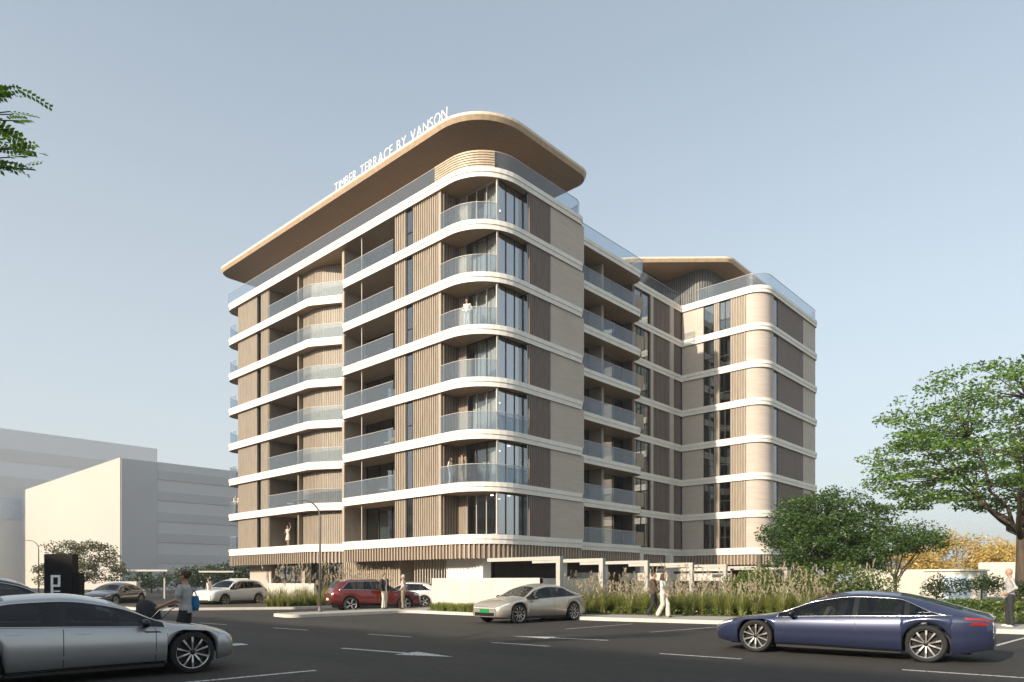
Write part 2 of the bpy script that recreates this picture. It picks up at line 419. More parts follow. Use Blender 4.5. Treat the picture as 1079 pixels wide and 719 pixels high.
    mb = MB(); mb.box((65.0, YW-.03, z0), (68.1, YW+.3, z1)); part('stone_wall', mb, M_stone, BLD)
# core and room walls
mb = MB()
for a, b in (((34.6,33.9,0),(43.9,61,25.5)), ((43.9,35.5,0),(58,45.9,25.5)), ((60,24.2,0),(68.1,45.9,25.5)), ((36.2,28.8,4.4),(37.7,33.9,25.5)), ((58.1,31.6,4.4),(60,35.6,25.5))): mb.box(a, b)
part('inner_wall', mb, M_inner, BLD)
# ---- roof level
zt = ZL(8)
o8 = outline(8)
pp = inset(rpoly([(X0,Y0,3.0),(38.2,Y0,.7),(38.2,45,0),(X0,45,0)], 12), .2)
balus([(28.5, 60.9), (28.5, 32.75)], zt, 1.05, 'roof_balustrade')
balus(inset(rpoly([(X0,Y0,3.0),(60,Y0,0),(60,60,0),(X0,60,0)], 14), .2)[9:15] + [(37.4, Y0+.2), (37.85, Y0+.4), (38.0, Y0+.9), (38.0, 30.05), (48.0, 30.05), (48.0, 31.2), (56.2, 31.2), (56.2, 25.0)] +
      inset(rpoly([(56.03,23.4,1.6),(68.3,23.4,.1),(68.3,46,0),(56.03,46,0)], 10), .17)[:11] + [(68.0, 23.57), (68.1, 24)], zt, 1.05, 'roof_balustrade')
def canopy(pts, name):
    o = rpoly(pts, 12); mb = MB()
    mb.prism(o, 29.16, 29.30, 0, 0, 0, poly_bot=inset(o, .03))
    mb.prism(inset(o, .03), 28.90, 29.158, 1, 0, 2, poly_bot=inset(o, .16))
    return part(name, mb, [M_canopy, mat('canopy_bevel', (.50,.36,.24), .5), M_soffit2], BLD)
M_soffit2 = mat('canopy_soffit', (.30,.19,.105), .5, var=.10, scale=1.5, stretch=(1,8,1))
canopy([(27.9,28.1,3.6),(38.7,28.1,1.2),(38.7,40,0),(44,40,0),(44,61.6,.3),(27.7,61.6,1.3)], 'roof_canopy')
canopy([(49.5,45,0),(49.2,35.2,1.2),(50.8,32.7,1.2),(56.4,26.5,1.3),(68,26.6,.3),(68,45,0)], 'roof_canopy')
# penthouse
lou = [(28.46, 32.7)] + inset(rpoly([(X0,Y0,3.0),(60,Y0,0),(60,60,0),(X0,60,0)], 14), .16)[:10]
mb = MB(); mb.ribbon(lou, zt, zt+1.06, .04, 1)
for i in range(7):
    z = zt+.03+.148*i; mb.ribbon(lou, z, z+.10, .05, 0, -.05)
part('slatted_balustrade', mb, [mat('louvre_slat', (.52,.41,.29), .5), mat('louvre_back', (.22,.16,.11), .7)], BLD)
mb = MB(); mb.box((32.2, 32.6, zt), (32.4, 58, 28.89)); mb.box((32.4, 57.8, zt), (43, 58, 28.89)); mb.box((37.5,32.6,zt),(37.7,39.5,28.89))
mb.box((42.8,39.5,zt),(43,57.8,28.89))
part('penthouse_wall', mb, mat('penthouse_plaster', (.42,.33,.26), .7), BLD)
window((32.4, 32.62), (37.5, 32.62), zt, 28.89, 4)
dr = [(56.2, 32.9)] + list(reversed(rpoly([(56.2,28.7,1.2),(66,28.7,0),(66,40,0),(56.2,40,0)], 8)[:9]))[::-1] + [(66, 28.7)]
mb = MB(); mb.ribbon(dr, zt, 28.89, .1, 1); fins(mb, dr, zt, 28.88, .22, .08, .07, -.09, 0)
mb.box((52, 32.95, zt), (56.15, 33.15, 28.88), 1)
part('slatted_drum_wall', mb, [mat('drum_fin', (.20,.195,.19), .5), mat('drum_back', (.10,.10,.10), .6)], BLD)
mb = MB(); mb.box((57.5,30.2,zt),(67.5,44,29.0)); part('penthouse_wall', mb, M_inner, BLD)
# ---- ground floor
mb = MB(); XG = 29.8
mb.box((XG, 31.2, 0), (XG+.3, 33.2, 3.755)); mb.box((XG,29.9,0),(30.5,30.2,3.755)); mb.box((XG,30.2,0),(XG+.3,31.2,3.755))
part('ground_wall', mb, M_white, BLD)
g = MB(); path = [(XG, 38.1), (XG, 44.8)]; g.box((XG+.02, 38.1, 0), (XG+.3, 44.8, 3.755), 0); fins(g, path, .02, 3.75, .25, .08, .06, .03, 1)
g.box((XG-.05,37.85,0),(XG+2,38.1,3.755),1)
part('slatted_wall', g, [M_fin, M_fin], BLD)
g = MB(); fins(g, [(XG+.1, 33.3), (XG+.1, 36.6)], .02, 3.75, .27, .06, .12, 0, 0); part('entrance_screen', g, mat('screen_fin', (.62,.54,.45), .5), BLD)
g = MB(); g.box((XG+2.2, 33.2, 0), (XG+2.4, 38, 3.755)); part('lobby_wall', g, mat('lobby_timber', (.13,.085,.06), .6), BLD)
g = MB(); g.box((XG+2.1, 36.9, .02), (XG+2.18, 37.7, 2.3)); part('door', g, mat('door_timber', (.30,.19,.11), .5), BLD)
window((XG+.4, 44.85), (XG+.4, 55.5), 0.02, 3.755, 7, curtain=(6.4, 7.4))
g = MB()
for y, w_, v_ in ((55.6,.45,.55), (50.2,.45,.55), (56.2,3.2,1.2)):
    g = MB(); g.box((XG, y, 0), (XG+v_, y+w_, 3.755)); part('column', g, M_stone, BLD)
# right side: open parking level with columns and a dark back wall
g = MB()
for x in (38.2, 43.2, 48.2, 53.0):
    g = MB(); g.box((x, 30.4, 0), (x+.5, 30.9, 3.755)); part('column', g, M_white, BLD)
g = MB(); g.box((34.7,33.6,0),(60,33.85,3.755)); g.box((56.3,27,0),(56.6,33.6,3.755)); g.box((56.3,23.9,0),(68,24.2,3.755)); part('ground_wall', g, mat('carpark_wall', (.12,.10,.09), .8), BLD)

# rooftop lettering: raised letters standing on the canopy edge
M_letter = mat('letter_paint', (.86,.87,.88), .35, var=.02)
SIGN = thing('rooftop_sign', 'white raised letters standing along the sunlit edge of the roof canopy', 'sign', (28.02, 43.0, 29.33))
txt = 'TIMBER TERRACE BY VANSON'
def glyph(ch):
    cu = bpy.data.curves.new('letter', 'FONT'); cu.body = ch; cu.size = .98; cu.extrude = .025; cu.offset = -.013
    to = bpy.data.objects.new('letter_tmp', cu); COL.objects.link(to); bpy.context.view_layer.update()
    me = bpy.data.meshes.new_from_object(to.evaluated_get(bpy.context.evaluated_depsgraph_get()))
    COL.objects.unlink(to); bpy.data.objects.remove(to); me.name = 'letter'; me.materials.clear(); me.materials.append(M_letter)
    xs = [v.co.x for v in me.vertices]; return me, min(xs), max(xs)
gl = [(ch, glyph(ch) if ch != ' ' else None) for ch in txt]
tot = sum((g_[2]-g_[1]+.15) if g_ else .42 for ch, g_ in gl); kx = (43.15-31.0)/tot; y = 43.15
for ch, g_ in gl:
    if g_:
        lo = link(bpy.data.objects.new('letter', g_[0]), SIGN); lo.location = (0, y+g_[1]*kx-43.0, .02); lo.scale = (kx, 1, 1); lo.rotation_euler = (PI/2, 0, -PI/2)
        y -= (g_[2]-g_[1]+.15)*kx
    else: y -= .42*kx
rail = MB(); rail.box((-.05, -11.8, 0), (.05, .2, .03)); part('base_rail', rail, M_letter, SIGN)
# ================================================================== ground, roads, sky
def asphalt(name, col, patch):
    m, nt, b = _nt(name)
    f1 = _noise(nt, 90, 3); f2 = _noise(nt, .35, 5, stretch=(1,.35,1)); f3 = _noise(nt, 4, 6)
    c1 = _ramp(nt, f1, [(.3, [c*.72 for c in col]), (.72, [c*1.35 for c in col])])
    c2 = _ramp(nt, f2, [(.3, (.78,.78,.80)), (.7, patch)]); c3 = _ramp(nt, f3, [(.35, (.86,.86,.86)), (.65, (1.08,1.08,1.08))])
    mx = nt.nodes.new('ShaderNodeMixRGB'); mx.blend_type = 'MULTIPLY'; mx.inputs[0].default_value = 1
    nt.links.new(c1, mx.inputs[1]); nt.links.new(c2, mx.inputs[2])
    m2 = nt.nodes.new('ShaderNodeMixRGB'); m2.blend_type = 'MULTIPLY'; m2.inputs[0].default_value = 1
    nt.links.new(mx.outputs[0], m2.inputs[1]); nt.links.new(c3, m2.inputs[2])
    # hairline cracks and sealed joints, broken up by noise
    tcx = nt.nodes.new('ShaderNodeTexCoord'); vo = nt.nodes.new('ShaderNodeTexVoronoi'); vo.feature = 'DISTANCE_TO_EDGE'; vo.inputs['Scale'].default_value = .21
    wb = nt.nodes.new('ShaderNodeTexNoise'); wb.inputs['Scale'].default_value = .9; wb.inputs['Detail'].default_value = 6; nt.links.new(tcx.outputs['Object'], wb.inputs['Vector'])
    av = nt.nodes.new('ShaderNodeMixRGB'); av.blend_type = 'ADD'; av.inputs[0].default_value = 1.6; nt.links.new(tcx.outputs['Object'], av.inputs[1]); nt.links.new(wb.outputs['Color'], av.inputs[2]); nt.links.new(av.outputs[0], vo.inputs['Vector'])
    ck = _ramp(nt, vo.outputs['Distance'], [(.0, (.45,.45,.45)), (.006, (1,1,1))]); f4 = _noise(nt, .25, 2); mk = _ramp(nt, f4, [(.45, (0,0,0)), (.6, (.8,.8,.8))])
    m3 = nt.nodes.new('ShaderNodeMixRGB'); m3.blend_type = 'MULTIPLY'; nt.links.new(mk, m3.inputs[0]); nt.links.new(m2.outputs[0], m3.inputs[1]); nt.links.new(ck, m3.inputs[2])
    nt.links.new(m3.outputs[0], b.inputs['Base Color']); b.inputs['Roughness'].default_value = .82; b.inputs['Specular IOR Level'].default_value = .35
    bn = nt.nodes.new('ShaderNodeBump'); bn.inputs['Strength'].default_value = .35; bn.inputs['Distance'].default_value = .01
    nt.links.new(f1, bn.inputs['Height']); nt.links.new(bn.outputs[0], b.inputs['Normal'])
    MATS[name] = m; return m
M_asph = asphalt('road_asphalt', (.043,.039,.035), (1.3,1.24,1.16))
M_kerb = mat('kerb_concrete', (.62,.58,.52), .8, var=.08, scale=2, bump=.1)
M_pave = facade_mat('paving', (.42,.39,.35), (.25,.23,.21), .6, .3)
M_soil = mat('planting_soil', (.075,.06,.035), .95, var=.3, scale=5)
M_paint, _n, _b = _nt('road_paint')
_b.inputs['Roughness'].default_value = .65
_n.links.new(_ramp(_n, _noise(_n, 16, 6), [(.36, (.10,.098,.095)), (.46, (.50,.50,.48)), (.70, (.66,.66,.64))]), _b.inputs['Base Color'])
M_earth = mat('dry_ground', (.26,.21,.15), .95, var=.2, scale=.15)
mb = MB(); R_ = 3000
mb.face([(-R_,-R_,-.02),(R_,-R_,-.02),(R_,R_,-.02),(-R_,R_,-.02)]); struct('ground', mb, M_earth)
mb = MB(); mb.face([(-25,-120,0),(130,-120,0),(130,160,0),(-25,160,0)]); struct('road', mb, M_asph)
# --- pavements: kerb is a real step with its own pale edge
def pavement(poly, z=.13, kw=.16, inner=None, name='pavement', topm=None):
    mb = MB(); mb.prism(poly, 0, z, 0, 0, 0); struct('kerb', mb, M_kerb)
    mb = MB(); mb.prism(inset(poly, kw), .02, z+.004, 0, 0, 0); struct(name, mb, topm or M_pave)
# long pavement along the parking bays and the island in front of the entrance (one outline, counter-clockwise)
kerbp = rpoly([(15.0,26.45,.5),(21.3,26.6,.7),(21.55,22.2,0),(22.2,15.6,0),(23.29,11.36,0),(24.85,3.0,0),(27.5,-12,0),(31,-30,0),(36,-30,0),(36,26.5,0),(31,29.2,0),(26,29.2,0),(15.2,28.4,.5)], 6)
pavement(kerbp)
bed2 = rpoly([(13.5,38.4,.4),(19.7,34.3,.4),(27.5,34.3,.4),(27.5,44,0),(13.5,44.6,.4)], 5)
pavement(bed2, .13, .2, name='flower_bed', topm=M_soil)
mb = MB(); mb.prism([(28,29.4),(56,29.4),(56,62),(28,62)], .0, .06, 0, 0, 0); struct('forecourt', mb, M_pave)
# planting soil on the long bed
bedp = [(21.95,25.9),(22.0,22.4),(22.75,19.4),(24.4,16.6),(26.1,12.3),(27.7,4.6),(29.8,-6),(35.8,-25),(35.8,24.0),(22.9,26.3)]
mb = MB(); mb.prism(bedp[::1], .05, .16, 0, 0, 0); struct('planting_bed', mb, M_soil)
mb = MB(); mb.prism([(36,-60),(110,-60),(110,22.8),(36,22.8)], .0, .1, 0, 0, 0); struct('lawn', mb, mat('lawn_grass', (.10,.12,.035), .95, var=.3, scale=1.5))
# --- painted markings
def stripe(p, q, w, z=.004):
    a = Vector(p); b = Vector(q); t = (b-a).normalized(); n = Vector((-t.y, t.x))*w/2
    mb.face([(*(a-n), z), (*(b-n), z), (*(b+n), z), (*(a+n), z)])
def arrow(tail, tip, w=.14, head=1.3, hw=.34, z=.004):
    a = Vector(tail); b = Vector(tip); t = (b-a).normalized(); n = Vector((-t.y, t.x)); c = b-t*head
    mb.face([(*(a-n*w/2), z), (*(c-n*w/2), z), (*(c+n*w/2), z), (*(a+n*w/2), z)])
    mb.face([(*(c-n*hw), z), (*b, z), (*(c+n*hw), z)])
mb = MB()
dirv = Vector((.113, -1)).normalized()
p0 = Vector((13.13, 7.0))
for s in range(-16, 60):
    a = p0 - dirv*(s*4.55-1.0); b = a + dirv*1.75*-1
    if a.y > 30 or a.y < -40: continue
    stripe(a, b, .11)
stripe((4.3,10.87), (6.55,10.68), .12); stripe((6.6,16.55),(8.1,16.42),.55)
stripe((18.3,11.16),(21.9,10.76),.07); stripe((17.6,13.9),(21.3,13.75),.07); stripe((19.6,2.8),(23.6,2.55),.1)
arrow((9.12,13.75), (9.62,10.5), hw=.36); arrow((15.02,10.45), (14.35,13.3), hw=.3)
struct('road_marking', mb, M_paint)
# --- sky, sun
SUN_EL = 23.6
w = bpy.data.worlds.new('World'); S.world = w; w.use_nodes = True; nt = w.node_tree; bg = nt.nodes['Background']
sk = nt.nodes.new('ShaderNodeTexSky'); sk.sky_type = 'NISHITA'; sk.sun_disc = False
sk.sun_elevation = rad(SUN_EL); sk.sun_rotation = rad(-88.5); sk.air_density = 1.0; sk.dust_density = 2.2; sk.ozone_density = 1.3; sk.altitude = 0
hs = nt.nodes.new('ShaderNodeHueSaturation'); hs.inputs['Saturation'].default_value = .74; hs.inputs['Value'].default_value = 1.0
nt.links.new(sk.outputs[0], hs.inputs['Color'])
# airlight: pale haze, thickest towards the horizon
tc = nt.nodes.new('ShaderNodeTexCoord'); sx = nt.nodes.new('ShaderNodeSeparateXYZ'); nt.links.new(tc.outputs['Generated'], sx.inputs[0])
hr = _ramp(nt, sx.outputs[2], [(0, (.80,.80,.80)), (.20, (.64,.64,.64)), (.6, (.30,.30,.30))])
mx = nt.nodes.new('ShaderNodeMixRGB'); tn = nt.nodes.new('ShaderNodeMixRGB'); tn.blend_type = 'MULTIPLY'; tn.inputs[0].default_value = 1; tn.inputs[2].default_value = (.94,1.045,1.01,1); nt.links.new(hs.outputs[0], tn.inputs[1]); nt.links.new(hr, mx.inputs[0]); nt.links.new(tn.outputs[0], mx.inputs[1]); mx.inputs[2].default_value = (3.32, 3.42, 3.48, 1)
nt.links.new(mx.outputs[0], bg.inputs[0]); bg.inputs[1].default_value = .135
l = bpy.data.lights.new('sun', 'SUN'); l.energy = 3.7; l.angle = rad(.7); l.color = (1, .87, .70)
so = bpy.data.objects.new('sun', l); link(so); el = rad(SUN_EL)
so.rotation_euler = Vector((math.cos(el), -.028*math.cos(el), -math.sin(el))).to_track_quat('-Z', 'Y').to_euler(); so.location = (-20, 5, 30)
# --- camera
c = bpy.data.cameras.new('camera'); co = bpy.data.objects.new('camera', c); link(co); S.camera = co
c.sensor_fit = 'HORIZONTAL'; c.sensor_width = 36; c.lens = 36*732/1079; c.shift_x = 0; c.shift_y = (612-359.5)/1079
c.clip_start = .1; c.clip_end = 8000
co.location = (0, 0, 1.56); co.rotation_euler = (PI/2, 0, rad(-47.3086))
S.render.engine = 'CYCLES'; S.render.resolution_x = 1024; S.render.resolution_y = 682
vs = S.view_settings; vs.view_transform = 'Standard'; vs.look = 'None'; vs.gamma = 1; vs.exposure = .73; vs.use_curve_mapping = False
S.cycles.max_bounces = 8; S.cycles.transparent_max_bounces = 16; S.cycles.caustics_reflective = False; S.cycles.caustics_refractive = False
# ================================================================== vehicles
def smooth_curve(pts):
    """monotone-ish cubic through (u, value) points"""
    xs = [p[0] for p in pts]; ys = [p[1] for p in pts]; n = len(xs)
    dl = [(ys[i+1]-ys[i])/(xs[i+1]-xs[i]) for i in range(n-1)]
    m = [dl[0]] + [0 if dl[i-1]*dl[i] <= 0 else 2*dl[i-1]*dl[i]/(dl[i-1]+dl[i]) for i in range(1, n-1)] + [dl[-1]]
    def f(x):
        if x <= xs[0]: return ys[0]
        if x >= xs[-1]: return ys[-1]
        i = max(k for k in range(n-1) if xs[k] <= x); h = xs[i+1]-xs[i]; t = (x-xs[i])/h
        return ((2*t**3-3*t*t+1)*ys[i] + (t**3-2*t*t+t)*h*m[i] + (-2*t**3+3*t*t)*ys[i+1] + (t**3-t*t)*h*m[i+1])
    return f
def sstep(x): x = min(1, max(0, x)); return x*x*(3-2*x)
SEDAN = dict(L=4.88, wheels=(.90, 3.90), r=.355, sill=.24,
    top=[(0,.60),(.06,.68),(.4,.80),(.9,.885),(1.25,.95),(1.4,.99),(2.05,1.335),(2.75,1.455),(3.3,1.43),(3.85,1.315),(4.3,1.165),(4.65,1.045),(4.8,.995),(4.88,.93)],
    belt=[(0,.54),(.12,.64),(.45,.745),(.9,.80),(1.4,.835),(2.4,.865),(3.4,.905),(4.2,.95),(4.7,.935),(4.88,.87)],
    edge=[(0,.585),(.1,.66),(.45,.785),(.9,.86),(1.17,.895),(1.35,.94),(2.0,1.24),(2.75,1.37),(3.3,1.345),(3.85,1.235),(4.3,1.09),(4.65,1.0),(4.88,.91)],
    wmax=[(0,.60),(.05,.70),(.18,.82),(.45,.905),(.9,.945),(2.4,.95),(3.9,.945),(4.45,.89),(4.7,.82),(4.84,.74),(4.88,.68)],
    wedge=[(0,.50),(.1,.62),(.45,.72),(.9,.76),(1.25,.765),(1.45,.74),(2.05,.60),(2.8,.575),(3.5,.595),(4.2,.65),(4.6,.66),(4.88,.58)],
    ws=(1.37,2.07), rw=(3.45,4.42), dlo=(1.33,3.45,4.3), bp=(2.70,2.79), cp=(3.55,3.64), lowback=.62)
SUV = dict(L=4.72, wheels=(.92, 3.75), r=.365, sill=.30,
    top=[(0,.78),(.06,.90),(.4,1.0),(1.0,1.07),(1.3,1.12),(2.0,1.56),(2.5,1.66),(3.4,1.655),(4.0,1.61),(4.3,1.55),(4.52,1.24),(4.64,1.08),(4.72,.92)],
    belt=[(0,.70),(.12,.82),(.45,.92),(1.0,.97),(1.4,1.0),(2.4,1.03),(3.4,1.07),(4.2,1.09),(4.55,1.02),(4.72,.86)],
    edge=[(0,.76),(.1,.88),(.45,.98),(1.0,1.04),(1.25,1.07),(1.4,1.13),(1.98,1.47),(2.5,1.575),(3.4,1.57),(4.0,1.52),(4.3,1.45),(4.52,1.17),(4.72,.90)],
    wmax=[(0,.66),(.05,.76),(.18,.86),(.45,.92),(.9,.945),(2.4,.95),(3.9,.945),(4.4,.91),(4.62,.86),(4.72,.80)],
    wedge=[(0,.56),(.1,.68),(.45,.78),(.9,.81),(1.3,.81),(1.5,.77),(2.0,.66),(2.8,.64),(3.8,.63),(4.3,.62),(4.55,.68),(4.72,.68)],
    ws=(1.36,2.02), rw=(4.22,4.56), dlo=(1.34,3.75,4.35), bp=(2.5,2.62), cp=(3.42,3.52), lowback=.75)
HATCH = dict(SUV); HATCH.update(L=4.2, wheels=(.82,3.38), r=.32, sill=.24,
    top=[(0,.66),(.06,.76),(.4,.88),(.9,.96),(1.2,1.02),(1.85,1.40),(2.3,1.49),(3.0,1.47),(3.5,1.40),(3.8,1.28),(4.0,1.02),(4.1,.95),(4.2,.80)],
    belt=[(0,.58),(.12,.70),(.45,.80),(.9,.85),(1.3,.88),(2.4,.92),(3.2,.95),(3.8,.96),(4.05,.90),(4.2,.76)],
    edge=[(0,.64),(.1,.74),(.45,.86),(.9,.93),(1.15,.97),(1.3,1.03),(1.83,1.31),(2.3,1.41),(3.0,1.39),(3.5,1.31),(3.8,1.20),(4.0,.98),(4.2,.79)],
    wmax=[(0,.62),(.05,.70),(.18,.80),(.45,.87),(.9,.89),(2.4,.90),(3.4,.89),(3.9,.86),(4.1,.80),(4.2,.74)],
    wedge=[(0,.50),(.1,.62),(.45,.72),(.9,.75),(1.2,.75),(1.4,.72),(1.85,.61),(2.6,.59),(3.4,.58),(3.8,.58),(4.0,.64),(4.2,.6)],
    ws=(1.26,1.88), rw=(3.6,4.0), dlo=(1.24,3.2,3.85), bp=(2.25,2.36), cp=(3.05,3.13), lowback=.65)
def reshape(sp, su, sz, front=0.):
    """same car family with another length, height and front overhang"""
    q = dict(sp); fu = lambda u: u*su - front*min(1, u/.5)
    for k in ('top','belt','edge'): q[k] = [(fu(u), z*sz) for u, z in sp[k]]
    for k in ('wmax','wedge'): q[k] = [(fu(u), w_) for u, w_ in sp[k]]
    for k in ('wheels','ws','rw','dlo','bp','cp'): q[k] = tuple(fu(u) for u in sp[k])
    q['L'] = fu(sp['L']); return q
SEDAN['sill'] = .185
SEDAN_LONG = reshape(SEDAN, 1.07, .93); SEDAN_NEAR = reshape(SEDAN, 1.0, .935, .13)
class Car:
    def __init__(g, sp):
        g.sp = sp; g.f = {k: smooth_curve(sp[k]) for k in ('top','belt','edge','wmax','wedge')}; g.Ra = sp['r']+.05
    def zb(g, u):
        z = g.sp['sill'] + .02*math.sin(u)
        L = g.sp['L']
        z += .06*sstep((.5-u)/.5) + g.sp['lowback']*.18*sstep((u-(L-.7))/.7)
        for w in g.sp['wheels']:
            d = abs(u-w)
            if d < g.Ra: z = max(z, g.sp['r'] + math.sqrt(g.Ra**2-d*d))
        return z
    def ring(g, u):
        f = g.f; wm = f['wmax'](u); bz = f['belt'](u); ez = f['edge'](u); tz = f['top'](u); we = f['wedge'](u); zb = min(g.zb(u), bz-.03)
        wb = min(wm*.955, wm-.02); ez = max(ez, bz+.012); tz = max(tz, ez+.006); we = min(we, wb-.02)
        d0, d1, d2 = g.sp['dlo']; k = sstep((u-d1)/(d2-d1))
        lo = .07; hi = .90*(1-k)+(lo+.015)*k
        side = lambda t: (wb+(we-wb)*t+.022*math.sin(PI*t), bz+(ez-bz)*t)
        lowtuck = .93 if g.zb(u) < .5 else .985
        hi = max(hi, lo+.015)
        R = [(wm*lowtuck-.03, zb), (wm*lowtuck, zb+.02), (wm*.992, zb+(bz-zb)*.34), (wm, zb+(bz-zb)*.58), (wm*.988, zb+(bz-zb)*.84), (wb, bz),
             side(lo), side((lo+hi)/2), side(hi), (we, ez)]
        for t in (.90, .55, .25, 0): R.append((we*t, tz-(tz-ez)*(t**2.2)))
        return R
    def S(g, u, r, sg=1, off=0.):
        """surface point; r in row units; off pushes outward"""
        R = g.ring(u); i = min(int(r), len(R)-2); t = r-i
        y = R[i][0]*(1-t)+R[i+1][0]*t; z = R[i][1]*(1-t)+R[i+1][1]*t
        if off:
            ty = R[i+1][0]-R[i][0]; tz = R[i+1][1]-R[i][1]; l = math.hypot(ty, tz) or 1
            y += tz/l*off; z += -ty/l*off
        return (g.sp['L']/2-u, sg*y, z)
    def columns(g):
        sp = g.sp; L = sp['L']; us = set()
        for i in range(61): us.add(round(L*i/60, 4))
        us |= {.02,.05,.09,.14, L-.02, L-.05, L-.09, L-.14}
        for w in sp['wheels']:
            for i in range(25):
                a = PI*i/24; us.add(round(w+g.Ra*math.cos(a), 4))
        keys = [*sp['ws'], *sp['rw'], *sp['bp'], *sp['cp'], sp['dlo'][0], sp['dlo'][2]]
        us = sorted(us); us = [u for u in us if all(abs(u-k) > .02 for k in keys)] + keys
        return sorted(u for u in us if 0 <= u <= L)
    def patch(g, u0, u1, r0, r1, sg=1, off=.006, nu=10, nr=4, slant=0.):
        mb = MB(); k = 0
        for i in range(nu+1):
            for j in range(nr+1):
                rr = r0+(r1-r0)*j/nr; mb.v.append(g.S(u0+(u1-u0)*i/nu+slant*j/nr, rr, sg, off))
        for i in range(nu):
            for j in range(nr):
                a = i*(nr+1)+j; mb.f.append([a, a+1, a+nr+2, a+nr+1]); mb.m.append(0)
        return mb
M_tyre = mat('tyre_rubber', (.018,.018,.018), .85, var=.2)
M_rimd = mat('rim_dark', (.03,.03,.032), .35, metal=.6)
M_rims = mat('rim_machined', (.62,.60,.58), .28, metal=.9, var=.05)
M_blk = mat('black_trim', (.012,.012,.013), .4, var=.1)
M_seat = mat('seat_leather', (.06,.05,.045), .6)
M_cglass = glass_mat('car_glass', (.30,.32,.34), .06, rough=.005)
M_chrome = mat('chrome_trim', (.75,.74,.72), .15, metal=1, var=.03)
M_red = mat('tail_lamp_red', (.28,.012,.012), .15, var=.05, coat=1)
M_lampw = mat('head_lamp_clear', (.75,.77,.80), .1, var=.04, coat=1)
M_plate = mat('plate_green', (.02,.24,.07), .4, var=.05)
M_pw = mat('plate_white', (.75,.75,.72), .4, var=.05)
def paint(name, col, metal=.35, rough=.32): return mat(name, col, rough, metal, var=.03, scale=40, coat=1)
def wheel(parent, x, y, r, spokes, style):
    side = 1 if y > 0 else -1
    w = bpy.data.objects.new('wheel', None); link(w, parent); w.location = (x, y, r)
    wd = .22; mb = MB()
    prof = [(r*.76, -wd/2), (r*.93, -wd/2), (r*.985, -wd*.40), (r, -wd*.22), (r, wd*.22), (r*.985, wd*.40), (r*.93, wd/2), (r*.76, wd/2), (r*.74, 0), (r*.76, -wd/2)]
    mb.lathe(prof, 32, 'y'); part('tyre', mb, M_tyre, w, True)
    mb = MB(); o = side*wd*.42
    mb.lathe([(r*.78, o), (r*.76, o+side*.012), (r*.73, o+side*.004), (r*.71, o-side*.10)], 32, 'y', mi=1)
    mb.lathe([(.001, o-side*.09), (r*.66, o-side*.09), (r*.715, o-side*.1)], 24, 'y', mi=0)
    mb.lathe([(.001, o+side*.005), (r*.12, o+side*.0), (r*.16, o-side*.04)], 16, 'y', mi=0)
    for i in range(spokes):
        for s_ in ((-1, 1) if style == 2 else (0,)):
            a = 2*PI*i/spokes + .3; M = Matrix.Rotation(a, 4, 'Y')
            b0, b1 = (.10*r, .20*r) if style == 2 else (.0, 0)
            k = len(mb.v); w0, w1 = (.055*r, .085*r) if style == 2 else (.12*r, .17*r)
            pts = []
            for (zz, cx_, ww, yy) in ((r*.10, s_*b0*.4, w0, o-side*.01), (r*.45, s_*b1*.8, w1*.8, o+side*.004), (r*.74, s_*b1*1.25, w1, o+side*.0)):
                for (dx, dy) in ((-ww, 0), (ww, 0), (ww*.8, -side*.03), (-ww*.8, -side*.03)): pts.append(tuple(M @ Vector((cx_+dx*.6, yy+dy, zz))))
            mb.v += pts
            for q in range(2):
                for e in range(4):
                    a_, b_ = k+4*q+e, k+4*q+(e+1) % 4; mb.f.append([a_, b_, b_+4, a_+4]); mb.m.append(1 if e == 0 else 0)
    part('rim', mb, [M_rimd, M_rims], w)
    return w
def person_bust(parent, x, y, cloth, hair):
    pass
